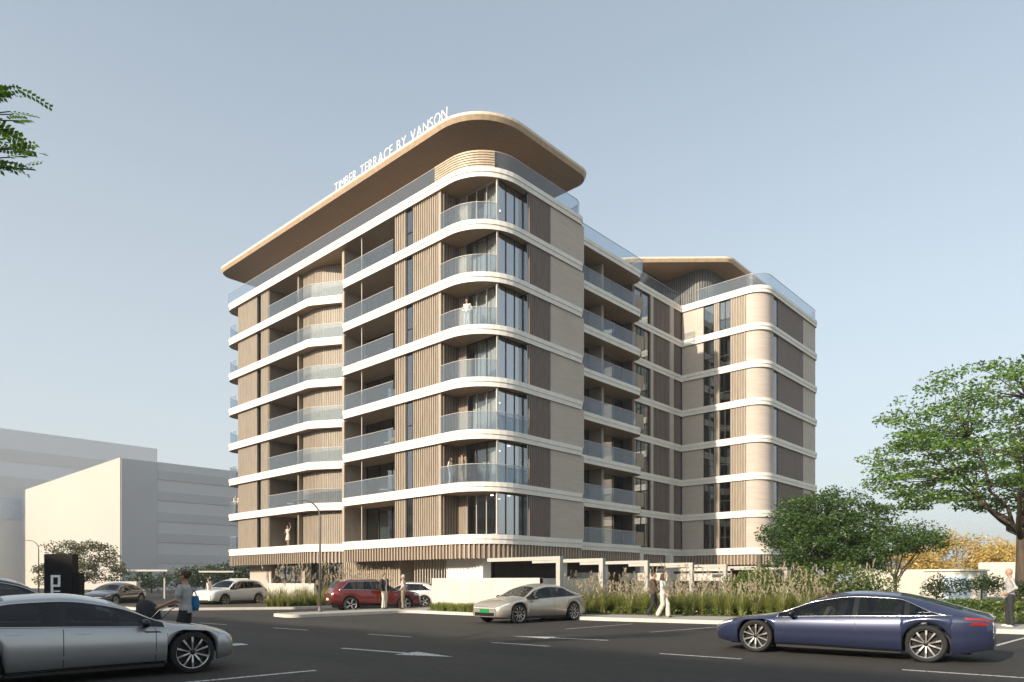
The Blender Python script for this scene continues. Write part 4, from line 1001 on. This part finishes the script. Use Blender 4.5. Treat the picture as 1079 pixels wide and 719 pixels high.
# ================================================================== plants
L_green = leaf_mat('leaf_green', [(.045,.10,.014),(.085,.175,.024),(.13,.235,.036),(.18,.28,.045)])
L_dark = leaf_mat('leaf_dark', [(.018,.036,.010),(.032,.06,.014),(.055,.085,.02)])
L_mid = leaf_mat('leaf_mid', [(.03,.07,.012),(.055,.11,.018),(.09,.155,.028)])
L_olive = leaf_mat('leaf_olive', [(.05,.06,.02),(.085,.09,.03),(.12,.115,.04)])
L_yellow = leaf_mat('leaf_autumn', [(.42,.27,.06),(.56,.40,.11),(.62,.46,.14),(.46,.36,.12)])
L_blade = leaf_mat('grass_blade', [(.085,.135,.02),(.17,.215,.035),(.30,.31,.07),(.14,.20,.026)])
L_straw = leaf_mat('grass_straw', [(.30,.24,.13),(.42,.34,.20),(.24,.19,.09)])
L_plume = leaf_mat('grass_plume', [(.44,.37,.25),(.54,.46,.33),(.38,.31,.20)])
L_cover = leaf_mat('cover_leaf', [(.055,.10,.015),(.10,.15,.024),(.17,.20,.04)])
M_bark = mat('bark', (.085,.062,.045), .9, var=.3, scale=6, stretch=(1,1,.25), bump=.5)
rnd = random.Random(11)
def leafq(mb, p, s, flat=.5, mi=0, asp=.5):
    d = Vector((rnd.gauss(0,1), rnd.gauss(0,1), rnd.gauss(0,1)*(1-flat))).normalized()
    q = Vector((rnd.gauss(0,1), rnd.gauss(0,1), rnd.gauss(0,1)*(1-flat*.4)+flat*.2)); w = d.cross(q)
    if w.length < 1e-4: return
    w = w.normalized()*s*asp; a = Vector(p)
    mb.face([a, a+d*s*.5+w*.5, a+d*s, a+d*s*.5-w*.5], mi)
def clump(mb, c, r, n, s, flat=.5, mi=0):
    for _ in range(n):
        while True:
            x, y, z = rnd.uniform(-1,1), rnd.uniform(-1,1), rnd.uniform(-1,1); q = x*x+y*y+z*z
            if .08 < q < 1: break
        leafq(mb, (c[0]+x*r[0], c[1]+y*r[1], c[2]+z*r[2]), s*rnd.uniform(.6,1.25), flat, mi)
def curve_pts(a, b, n, sag, wob):
    a = Vector(a); b = Vector(b); out = []
    for i in range(n+1):
        t = i/n; p = a.lerp(b, t); p.z += sag*math.sin(PI*t); 
        if 0 < i < n: p += Vector((rnd.uniform(-wob,wob), rnd.uniform(-wob,wob), rnd.uniform(-wob,wob)*.5))
        out.append(p)
    return out
def tree(name, label, base, th, crown_c, crown_r, nl, nclump, nleaf, leaf, s, tr=.2, flat=.5, clump_r=(.9,.9,.35), group=None, dome=.0, cat='tree', lean=(0,0)):
    """trunk with limbs running out to leaf clumps spread through the crown's volume; crown_c is relative to the base"""
    t = thing(name, label, cat, base, 0, group); cc = Vector(crown_c); cr = Vector(crown_r)
    tips = []
    tries = 0
    while len(tips) < nclump and tries < 8000:
        tries += 1
        v = Vector((rnd.gauss(0,1), rnd.gauss(0,1), rnd.gauss(0,1))).normalized()*(rnd.random()**.36)
        if v.z < -.55+dome*.3: continue
        p = cc+Vector((v.x*cr.x, v.y*cr.y, v.z*cr.z))
        n_ = noise.noise(p*.45+Vector(base)); 
        if n_ < -.18: continue
        if all((p-q).length > min(clump_r[0], cr.x)*.55 for q in tips): tips.append(p)
    mb = MB(); top = Vector((lean[0], lean[1], th))
    mb.tube([(0,0,-.1), (lean[0]*.2+.02,lean[1]*.2,th*.35), (lean[0]*.6,lean[1]*.6-.02,th*.7), top], [tr*1.25, tr, tr*.88, tr*.75], 10)
    limbs = []
    for i in range(nl):
        a = 2*PI*i/nl+rnd.uniform(-.3,.3); k = rnd.uniform(.45,.75); e = cc+Vector((math.cos(a)*cr.x*k, math.sin(a)*cr.y*k, cr.z*rnd.uniform(-.25,.45)))
        pts = curve_pts(top*rnd.uniform(.8,1), e, 6, -.05*cr.z, cr.x*.035); r0 = tr*rnd.uniform(.38,.55)
        mb.tube(pts, [r0*(1-.75*j/6) for j in range(7)], 7); limbs.append((pts, r0))
    pts = curve_pts(top, cc+Vector((0,0,cr.z*.6)), 6, 0, cr.x*.04); mb.tube(pts, [tr*.6*(1-.8*j/6) for j in range(7)], 7); limbs.append((pts, tr*.6))
    for p in tips:
        best = min(((q-p).length+max(0,(q.z-p.z))*1.2, j, li) for li, (ps, r0) in enumerate(limbs) for j, q in enumerate(ps) if j >= 1)
        ps, r0 = limbs[best[2]]; q = ps[best[1]]; pp = curve_pts(q, p, 3, .04*(p-q).length, (p-q).length*.06)
        rr = max(.010, r0*.26); mb.tube(pp, [rr, rr*.7, rr*.5, rr*.25], 4, cap=False)
    part('trunk', mb, M_bark, t, True)
    lb = MB()
    for p in tips:
        k = rnd.uniform(.65,1.25); clump(lb, p, (clump_r[0]*k, clump_r[1]*k, clump_r[2]*k), int(nleaf*rnd.uniform(.6,1.3)), s, flat)
    part('crown', lb, leaf, t)
    return t
tree('broad_tree', 'tall spreading green tree with layered foliage at the right edge', (44.2,5.0,.1), 4.2, (.0,-.2,8.0), (7.2,7.2,4.9), 12, 380, 100, L_green, .21, .27, .62, (.95,.95,.24), dome=.0)
tree('bushy_tree', 'dense dark green tree with a wide low crown in front of the rear wing', (41.5,13.6,.1), 1.5, (0,0,3.75), (3.6,3.6,2.8), 9, 210, 190, L_mid, .17, .16, .5, (.75,.75,.42))
tree('slender_tree', 'small open tree with pale forked branches between the two large trees', (38.0,9.35,.1), 1.5, (.1,-.5,3.35), (1.75,1.75,.95), 6, 50, 120, L_mid, .14, .085, .5, (.5,.5,.28))
for i, (px_, y_, z_, r_) in enumerate(((84,19.5,5.6,3.2),(88,15.6,6.6,3.6),(91,12.4,6.2,3.5),(94,8.8,6.8,3.8),(87,12.0,4.6,3.0),(98,5.5,6.0,3.6))):
    tree('autumn_tree', 'golden autumn tree in the row behind the white garden walls', (px_,y_,.1), 1.6, (0,0,z_*.55), (r_,r_,z_*.46), 6, 40, 110, L_yellow, .32, .16, .3, (1.1,1.1,.8), group='autumn trees behind the white walls')
tree('roadside_tree', 'leafy green tree behind the black totem sign at left', (18.6,67.5,0), 1.5, (0,0,2.75), (3.6,3.6,2.3), 7, 75, 120, L_olive, .2, .14, .4, (.7,.7,.45))
for i, (x_, y_, h_, r_) in enumerate(((37,92,2.8,2.6),(38.5,89,3.4,2.5),(40,86.5,3.9,2.9),(42,84,3.4,2.6),(43.5,80.5,3.2,2.7),(45,77,2.9,2.5),(34.5,95.5,2.6,2.4))):
    tree('distant_tree', 'low dark green tree in the line before the banded grey facade', (x_,y_,0), .7, (0,0,h_*.55), (r_,r_,h_*.5), 5, 30, 90, L_dark, .3, .12, .35, (.9,.9,.6), group='dark trees before the grey facade')
# ---- near tree beyond the left edge: feathery sprays hang into the picture
def pinnate(mb, a, d, L, s, mi=0):
    d = d.normalized(); sd = d.cross(Vector((0,0,1))); sd = sd.normalized() if sd.length > .01 else Vector((1,0,0))
    sd = (Matrix.Rotation(rnd.uniform(-.9,.9), 3, d) @ sd); n = int(L/.045)
    for i in range(1, n+1):
        p = a+d*(L*i/n)+Vector((0,0,-.12*L*(i/n)**2))
        for sg in (1,-1):
            dd = (d*.55+sd*sg+Vector((0,0,rnd.uniform(-.25,.1)))).normalized(); w = dd.cross(d).cross(dd).normalized()*s*.24; ln = s*(1-.35*abs(i/n-.45))*rnd.uniform(.85,1.1)
            mb.face([p, p+dd*ln*.45+w, p+dd*ln, p+dd*ln*.5-w], mi)
NT = thing('overhanging_tree', 'leafy tree just left of the view, its feathery sprays hanging in at the top left', 'tree', (-3.1,13.4,0))
tb = MB(); lb = MB()
tb.tube([(0,0,-.1),(.05,.0,2.0),(.15,-.1,4.2),(.3,-.1,6.0)], [.24,.19,.16,.12], 10)
fr, rr_ = Vector((.735,.678,0)), Vector((.678,-.735,0))
NTB = Vector((-3.1,13.4,0))
def sprayat(tip, start, leafn, fw):
    pts = curve_pts(start, tip, 7, .12, .06); tb.tube(pts, [.045*(1-.85*j/7) for j in range(8)], 5)
    for j in range(2, 8):
        for q in range(leafn):
            dirv_ = (pts[j]-pts[j-1]).normalized()+Vector((rnd.uniform(-.7,.7), rnd.uniform(-.7,.7), rnd.uniform(-.6,.25)))
            pinnate(lb, pts[j-1].lerp(pts[j], rnd.random()), dirv_, rnd.uniform(.24,.40), rnd.uniform(.075,.105))
def W(d, l, z): return fr*d+rr_*l+Vector((0,0,z))-NTB
for (d_, l_, z_) in ((8.7,-5.98,7.45),(8.9,-6.05,7.15),(9.0,-6.08,6.85),(8.4,-5.80,6.72),(8.8,-6.0,6.55),(9.2,-6.32,7.7),(9.0,-6.2,7.3),(8.5,-5.88,7.0),(8.3,-5.9,6.6),(8.6,-6.1,6.45),(8.7,-6.15,7.0),(8.6,-5.95,6.5),(8.8,-6.0,6.75),(9.0,-6.05,6.6),(8.6,-6.3,8.75)):
    tip = W(d_, l_-.26, z_+.30*(z_ < 8)); sprayat(tip, Vector((.3,-.1,5.4+rnd.uniform(-.6,.6))), 5, 1)
for i in range(22):
    a = rnd.uniform(0, 2*PI); tip = Vector((math.cos(a)*rnd.uniform(1,2.6)-1.6, math.sin(a)*rnd.uniform(1,2.6)+1.6, rnd.uniform(5.6,8.6)))
    sprayat(tip, Vector((.3,-.1,5.2+rnd.uniform(-.6,.7))), 3, 1)
part('trunk', tb, M_bark, NT, True); part('crown', lb, L_green, NT)
# ---- ornamental grasses
def grass_mesh(nm, nb, h, spread, straw, plumes, ph):
    mb = MB()
    def blade(a, lean, hh, w, mi):
        b = Vector((math.cos(a)*rnd.uniform(0,.16), math.sin(a)*rnd.uniform(0,.16), 0)); o = Vector((math.cos(a), math.sin(a), 0)); sd = Vector((-o.y, o.x, 0))*w
        P = [b+o*(lean*t*t)+Vector((0,0,hh*(t-.22*lean/max(hh,.1)*t**3))) for t in (0,.35,.7,1)]
        mb.face([P[0]-sd, P[0]+sd, P[1]+sd*.9, P[1]-sd*.9], mi); mb.face([P[1]-sd*.9, P[1]+sd*.9, P[2]+sd*.6, P[2]-sd*.6], mi); mb.face([P[2]-sd*.6, P[2]+sd*.6, P[3]], mi)
        return P[3], P[3]-P[2]
    for _ in range(nb):
        blade(rnd.uniform(0,2*PI), rnd.uniform(.1,1)*spread, h*rnd.uniform(.55,1.1), rnd.uniform(.005,.010), 1 if rnd.random() < straw else 0)
    for _ in range(plumes):
        tip, d = blade(rnd.uniform(0,2*PI), rnd.uniform(.05,.6)*spread, ph*rnd.uniform(.75,1.08), .004, 1)
        d = d.normalized()
        for q in range(13):
            p = tip-d*rnd.uniform(-.06,.24); dd = (d+Vector((rnd.gauss(0,.35), rnd.gauss(0,.35), rnd.gauss(0,.2)))).normalized(); sd = dd.cross(Vector((rnd.gauss(0,1),rnd.gauss(0,1),.2))).normalized()*.012
            mb.face([p-sd*.4, p+dd*.06-sd, p+dd*.13, p+dd*.06+sd], 2)
    return mb.mesh(nm, [L_blade, L_straw, L_plume])
G_tall = [grass_mesh('plume_plant', 120, .92, .55, .26, 5, 1.7) for _ in range(4)]
G_arch = [grass_mesh('arching_plant', 240, .80, .62, .16, 4, 1.05) for _ in range(4)]
G_low = [grass_mesh('tuft_plant', 150, .36, .26, .1, 0, 1) for _ in range(3)]
def inpoly(p, poly):
    c = False; j = len(poly)-1
    for i in range(len(poly)):
        if (poly[i][1] > p[1]) != (poly[j][1] > p[1]) and p[0] < (poly[j][0]-poly[i][0])*(p[1]-poly[i][1])/(poly[j][1]-poly[i][1])+poly[i][0]: c = not c
        j = i
    return c
def plant_grass(name, label, cat, group, meshes, pts, z, s0, s1):
    for x, y in pts:
        o = bpy.data.objects.new(name, rnd.choice(meshes)); link(o); o.location = (x, y, z); s = rnd.uniform(s0, s1)
        o.scale = (s*rnd.uniform(.9,1.1), s*rnd.uniform(.9,1.1), s); o.rotation_euler = (rnd.uniform(-.06,.06), rnd.uniform(-.06,.06), rnd.uniform(0,6.28)); tag(o, label, cat, group)
def scatter(poly, dmin, n, reject=None):
    xs = [p[0] for p in poly]; ys = [p[1] for p in poly]; out = []
    for _ in range(n*60):
        if len(out) >= n: break
        p = (rnd.uniform(min(xs), max(xs)), rnd.uniform(min(ys), max(ys)))
        if inpoly(p, poly) and all((p[0]-q[0])**2+(p[1]-q[1])**2 > dmin*dmin for q in out) and not (reject and reject(p)): out.append(p)
    return out
bedA = [(23.9,18.6),(25.6,14.9),(27.3,9.6),(29.2,9.6),(29.0,15),(27.5,18.9)]
bedB = [(25.6,18.6),(28.6,18.9),(33.5,19.0),(34.5,13),(32.5,8),(29.2,9.6),(29.0,15)]
plant_grass('plume_plant', 'tall feathery plume grass in the bed between pavement and low wall', 'ornamental plant', 'plume grasses in the long bed', G_tall, scatter(bedB, .9, 34), .16, .85, 1.25)
plant_grass('plume_plant', 'tall feathery plume grass in the bed between pavement and low wall', 'ornamental plant', 'plume grasses in the long bed', G_tall, scatter(bedA, .95, 18) + scatter([(23.3,18.9),(24.2,18.0),(27.4,18.4),(27.6,19.3)], .45, 11), .16, .7, 1.05)
plant_grass('arching_plant', 'arching yellow green grass clump along the front of the long bed', 'ornamental plant', 'arching grasses in the long bed', G_arch, scatter(bedA, .5, 70) + scatter(bedB, .75, 44), .16, .75, 1.35)
plant_grass('plume_plant', 'pale wispy grass in the island bed beside the white sport utility car', 'ornamental plant', 'wispy grasses in the island bed', G_tall, scatter([(19.6,36.6),(20.2,35.0),(26.8,34.9),(26.8,39.5),(21.5,39.5)], .85, 34), .13, 1.0, 1.4)
plant_grass('arching_plant', 'bright green grass clump at the front edge of the island bed', 'ornamental plant', 'green grasses in the island bed', G_arch, scatter([(18.6,36.2),(19.6,34.55),(24.5,34.55),(24.5,36.0),(19.9,36.8)], .5, 30), .13, .65, .9)
plant_grass('tuft_plant', 'low green grass tuft along the foot of the white wall', 'plant', 'grass tufts below the white wall', G_low, scatter([(21.75,25.6),(21.8,22.6),(22.2,19.8),(22.75,19.8),(22.75,25.6)], .3, 44), .16, .9, 1.3)
# low leafy cover in the long bed
mb = MB()
front = [(22.3,19.3),(23.1,18.6),(24.4,16.7),(26.1,12.4),(27.7,4.7),(29.8,-6),(33.5,-6),(31,5),(29.5,12),(27,17.5),(25.5,19)]
for p in scatter(front, .0, 11000):
    hgt = .12+.38*max(0, noise.noise(Vector((p[0]*.9, p[1]*.9, 3)))+.35); leafq(mb, (p[0], p[1], .15+rnd.random()*hgt), rnd.uniform(.06,.13), .4, 0, .55)
o = solo('ground_cover', mb, L_cover, None, None); o['kind'] = 'stuff'; o['label'] = 'low leafy green cover at the front of the long bed'
def hedge(name, label, poly, z0, z1, n, leaf, s, cat='hedge', group=None, lump=.35):
    mb = MB()
    for p in scatter(poly, 0, n):
        top = z1*(1-lump*.5+lump*noise.noise(Vector((p[0]*.8, p[1]*.8, 1.7)))); z = z0+(top-z0)*(rnd.random()**.55); leafq(mb, (p[0], p[1], z), s*rnd.uniform(.6,1.3), .35, 0, .5)
    return solo(name, mb, leaf, label, cat, group)
hedge('clipped_hedge', 'long low green hedge behind the man at the right edge', [(31.0,9.2),(33,-2),(34.5,-2),(32.6,9.2)], .12, 1.05, 9000, L_cover, .12)
hedge('shrub_bank', 'thick mixed green shrub bank behind the roof of the blue saloon', [(30.5,15.5),(31.0,8.6),(34.5,8.2),(35.5,15.8)], .12, 2.25, 16000, L_cover, .15, 'shrubs', lump=.55)
def bush(label, c, r, n, leaf, s, group=None):
    mb = MB()
    for _ in range(7): clump(mb, (c[0]+rnd.gauss(0,r*.4), c[1]+rnd.gauss(0,r*.4), c[2]+rnd.gauss(0,r*.16)), (r*.6,r*.6,r*.45), n//7, s, .35)
    mb.tube([(c[0],c[1],.1),(c[0],c[1],c[2])], [.05,.03], 5)
    return solo('rounded_bush', mb, leaf, label, 'bush', group)
bush('round dark bush beside the slender forked tree', (40.2,8.0,1.25), 1.0, 1500, L_dark, .13)
bush('wide dark bush before the white garden walls, left of the standing man', (41.5,6.3,1.3), .95, 1500, L_dark, .13)
bush('small green bush under the tall spreading tree', (41.5,4.3,1.25), .85, 1300, L_dark, .13)
# ================================================================== street objects and the buildings around
M_fr = mat('frame_render', (.46,.44,.40), .75, var=.06, scale=.8)
M_ww = mat('white_wall', (.60,.56,.50), .75, var=.06, scale=.8)
M_dk = mat('totem_panel', (.012,.010,.010), .6, var=.2, spec=.2)
M_steel = mat('lamp_steel', (.16,.15,.14), .45, metal=.5)
def sh(name, pts, h, label, t=.22, seams=()):
    mb = MB(); g = Seg(pts[0], pts[1]); w_ = thing(name, label, 'wall', (pts[0][0], pts[0][1], 0), world=True)
    g.box(mb, 0, g.L, -t, 0, 0, h); part('wall_panel', mb, M_ww, w_)
    for s in seams:
        mb = MB(); g.box(mb, s-.008, s+.008, 0, .004, .15, h-.02); part('joint', mb, M_inner, w_)
    return w_
sh('boundary_wall', [(22.9,19.5),(22.9,26.6)], 1.68, 'sunlit low white wall behind the champagne saloon', seams=(1.5,2.9,4.3,5.6))
mb = MB(); mb.box((22.93,19.5,0),(28.0,19.72,1.66)); solo('boundary_wall', mb, M_ww, 'shaded low wall running back behind the tall grasses', 'wall')
# portal frames over the ramp
def frame_at(x, label, first=[None]):
    y = 18.9+(x-23.3)*.075
    if first[0] is None:
        t = thing('portal_frame', label, 'frame', (x, y, 0), 0, 'pale portal frames over the ramp')

        a = MB(); a.box((-.11,-.11,0),(.11,.11,2.45)); part('post', a, M_fr, t)
        a = MB(); a.box((-.12,-.12,2.452),(.12,4.3,2.62)); part('beam', a, M_fr, t); first[0] = t; return t
    return dup(first[0], (x, y, 0), label=label)
for x, lb_ in ((23.55,'pale portal frame standing right behind the champagne saloon'),(27.1,'pale portal frame second from the champagne saloon'),(31.6,'pale portal frame rising behind the walking couple'),(37.2,'pale portal frame just right of the walking couple, its post showing down to the shrubs'),(42.4,'pale portal frame second from the dense dark tree'),(48.6,'pale portal frame nearest the dense dark tree'),(55.0,'pale portal frame half hidden by the dense dark tree')): frame_at(x, lb_)
mb = MB(); mb.box((-.09,-.09,0),(.09,.09,1.75)); o = solo('short_post', mb, M_ww, 'short white post standing among grasses before the shaded ramp', 'post', loc=(40.6,19.6,.1))
for i, (a, b) in enumerate((((44,25.5),(44,29.3)),((50,23.6),(50,30)),((39.3,27.6),(39.3,30)))):  # added white boards in place of the bright patches behind the frames
    mb = MB(); mb.box((a[0],a[1],1.55),(a[0]+.15,b[1],2.12)); mb.box((a[0]+.03,a[1]+.2,0),(a[0]+.12,a[1]+.32,1.552)); mb.box((a[0]+.03,b[1]-.32,0),(a[0]+.12,b[1]-.2,1.552))
    solo('ramp_barrier', mb, M_ww, ['white barrier board under the portal frames, middle one', 'white barrier board under the portal frames, farthest one', 'white barrier board under the portal frames, nearest one'][i], 'barrier')
mb = MB(); mb.box((50,23.6,2.30),(50.15,30,2.55)); solo('height_bar', mb, M_ww, 'thin white bar above the farthest barrier board under the frames', 'bar')  # added bar, continues the bright patches above the farthest board
# lamps
def lamp(label, loc, first=[None]):
    if first[0]: return dup(first[0], loc, label=label, group='curved street lamps')
    t = thing('street_lamp', label, 'street lamp', loc, 0, 'curved street lamps'); d = Vector((-.678,.735,0))
    a = MB(); a.tube([(0,0,0),(0,0,2.2),(0,0,4.35)] + [tuple(d*(.85-.85*math.cos(q))+Vector((0,0,4.35+.80*math.sin(q)))) for q in [PI/2*k/8 for k in range(1,9)]], [.06,.05,.045]+[.035]*8, 8); part('pole', a, M_steel, t, True)
    a = MB(); a.lathe([(.001,0),(.11,0),(.11,.05),(.04,.3)], 12); part('base', a, M_steel, t)
    a = MB(); e = d*.8; M = Matrix(((d.x,-d.y,0,e.x),(d.y,d.x,0,e.y),(0,0,1,5.13),(0,0,0,1))); a.box((0,-.06,-.03),(.42,.06,.03),0,M); hd = part('lamp_head', a, M_steel, t)
    a = MB(); a.box((.08,-.045,-.036),(.38,.045,-.031),0,M); part('lens', a, M_lampw, hd)
    first[0] = t; return t
lamp('slim curved street lamp on the kerb island before the building', (17.49,28.15,.13))
lamp('far curved street lamp before the pale office block at left', (16.9,73.0,0))
# parking totem
T = thing('parking_totem', 'black parking totem with a white letter P behind the near saloon', 'sign', (7.3,28.9,0), rzdir(.678,-.735))
a = MB(); a.box((-.52,0,0),(.50,.34,2.52)); part('tall_block', a, M_dk, T)
a = MB(); a.box((.502,.02,0),(.73,.33,1.83)); part('side_block', a, M_dk, T)
a = MB(); P0 = (-.27, -.012)
for (x0,z0,x1,z1) in ((-.27,1.10,-.185,1.76),(-.182,1.68,.07,1.76),(-.015,1.42,.07,1.678),(-.182,1.34,.07,1.418),): a.box((x0,-.02,z0),(x1,-.002,z1))
part('letter', a, M_letter, T)
a = MB(); a.box((-.17,-.018,1.16),(.06,-.002,1.20)); part('underline', a, M_letter, T)
# office blocks at left, far behind
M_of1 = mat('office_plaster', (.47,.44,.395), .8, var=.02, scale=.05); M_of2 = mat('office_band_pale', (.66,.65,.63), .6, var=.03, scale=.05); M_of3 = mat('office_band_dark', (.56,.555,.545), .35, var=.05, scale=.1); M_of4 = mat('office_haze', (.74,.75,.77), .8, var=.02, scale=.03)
O1 = thing('office_block', 'pale office block with a blank sunlit end and a long banded grey facade', 'building', (38.8,120.1,0), world=True)
a = MB(); a.box((38.8,120.3,0),(38.95,178,21.1)); part('end_wall', a, M_of1, O1)
a = MB(); a.box((38.96,120.3,0),(150,176,21.08)); part('wall', a, M_of2, O1)
for k in range(6):
    a = MB(); a.box((44.4,120.22,1.0+k*3.45),(150,120.295,2.5+k*3.45)); part('window_band', a, M_of3, O1)
a = MB(); a.box((38.97,120.2,0),(44.38,120.298,21.0)); part('stair_panel', a, M_of3, O1)  # added darker panel, imitates the rear block showing through the facade
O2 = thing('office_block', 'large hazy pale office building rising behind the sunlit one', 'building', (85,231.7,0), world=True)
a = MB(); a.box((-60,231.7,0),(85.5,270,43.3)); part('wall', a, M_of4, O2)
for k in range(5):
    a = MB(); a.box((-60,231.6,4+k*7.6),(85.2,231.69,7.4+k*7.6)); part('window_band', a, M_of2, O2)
O3 = thing('office_block', 'grey flat roofed block at the left edge beside the sunlit office', 'building', (20,185,0), world=True)
a = MB(); a.box((-30,185,0),(40,200,21.5)); part('wall', a, M_of2, O3)
a = MB(); a.box((-30,184.9,16.2),(29,184.98,21.0)); part('window_band', a, M_of3, O3)
a = MB(); a.box((29.4,184.9,15.0),(39.5,184.98,19.8)); part('window', a, mat('pale_blue_pane', (.55,.60,.66), .2), O3)
# shelters and low walls beyond the car park
def shelter(label, loc, w_):
    t = thing('flat_shelter', label, 'shelter', loc, rzdir(.678,-.735)); a = MB(); a.box((-w_/2,-1,2.35),(w_/2,1,2.5)); part('roof', a, M_ww, t)
    for s in (-.3,.3):
        a = MB(); a.box((s*w_-.06,-.06,0),(s*w_+.06,.06,2.348)); part('post', a, M_fr, t)
shelter('flat white shelter before the grey end of the office block', (23.2,64,0), 3.6)
shelter('flat white shelter beside the dark trees near the building', (30.6,67.0,0), 3.4)
mb = MB(); mb.box((-1.2,-.15,0),(1.2,.15,1.5)); o = solo('low_wall', mb, M_ww, 'short white wall between the totem sign and the dark grey saloon', 'wall', loc=(19.0,58.5,0)); o.rotation_euler.z = rzdir(.678,-.735)
mb = MB(); mb.box((30.5,55.8,0),(30.75,60.5,1.55)); mb.box((29.0,47.5,0),(29.2,55.2,1.35)); 
for (x0,y0,x1,y1,h,lb_) in ((29.0,47.5,29.2,54.8,1.35,'low cream wall behind the wispy grasses of the island bed'),(28.4,57.0,28.6,60.3,1.75,'cream wall at the far end of the ground floor')):
    mb = MB(); mb.box((x0,y0,0),(x1,y1,h)); solo('low_wall', mb, M_ww, lb_, 'wall')
# garden walls and sheds at right
for (x0,y0,x1,y1,h,lb_) in ((66,19.5,66.4,11.2,2.5,'white garden wall left of the tall tree trunk'),(70.3,10.9,70.7,-6,3.1,'taller white garden wall running past the right edge')):
    mb = MB(); mb.box((min(x0,x1),min(y0,y1),0),(max(x0,x1),max(y0,y1),h)); solo('garden_wall', mb, M_ww, lb_, 'wall')
SHD = thing('garden_shed', 'small white shed with a pale blue door before the garden walls', 'shed', (62.5,11.4,0))
a = MB(); a.box((0,-1.9,0),(2.6,1.9,2.3)); part('wall', a, M_ww, SHD); a = MB(); a.box((-.15,-2.05,2.302),(2.75,2.05,2.42)); part('roof', a, M_white, SHD)
a = MB(); a.box((-.03,-1.2,.05),(-.002,.6,2.0)); part('door', a, mat('pale_blue_door', (.45,.55,.68), .4), SHD)
# the block across the street, behind the viewer: its shadow lies over the near lane
O4 = thing('street_block', 'plain block across the street behind the viewer, seen only by its shadow', 'building', (-50,0,0), world=True)
HB = 20.0
a = MB(); a.box((-52,-110,0),(-33,130,HB)); part('wall', a, mat('block_plaster', (.42,.38,.34), .8), O4)
for k in range(5):
    a = MB(); a.box((-33,-109,2+k*3.7),(-32.92,129,3.8+k*3.7)); part('window_band', a, M_of3, O4)
# ---- air
hz = MB(); hz.box((-3100,-3100,-1.0),(3100,3100,46))
m = bpy.data.materials.new('air'); m.use_nodes = True; nt = m.node_tree; nt.nodes.remove(nt.nodes['Principled BSDF'])
pv = nt.nodes.new('ShaderNodeVolumePrincipled'); pv.inputs['Color'].default_value = (.93,.95,1,1); pv.inputs['Density'].default_value = .0006; pv.inputs['Anisotropy'].default_value = .3
nt.links.new(pv.outputs[0], nt.nodes['Material Output'].inputs['Volume'])
o = solo('haze', hz, m, None, None); o['kind'] = 'stuff'; o['label'] = 'thin pale haze that fades the far buildings'
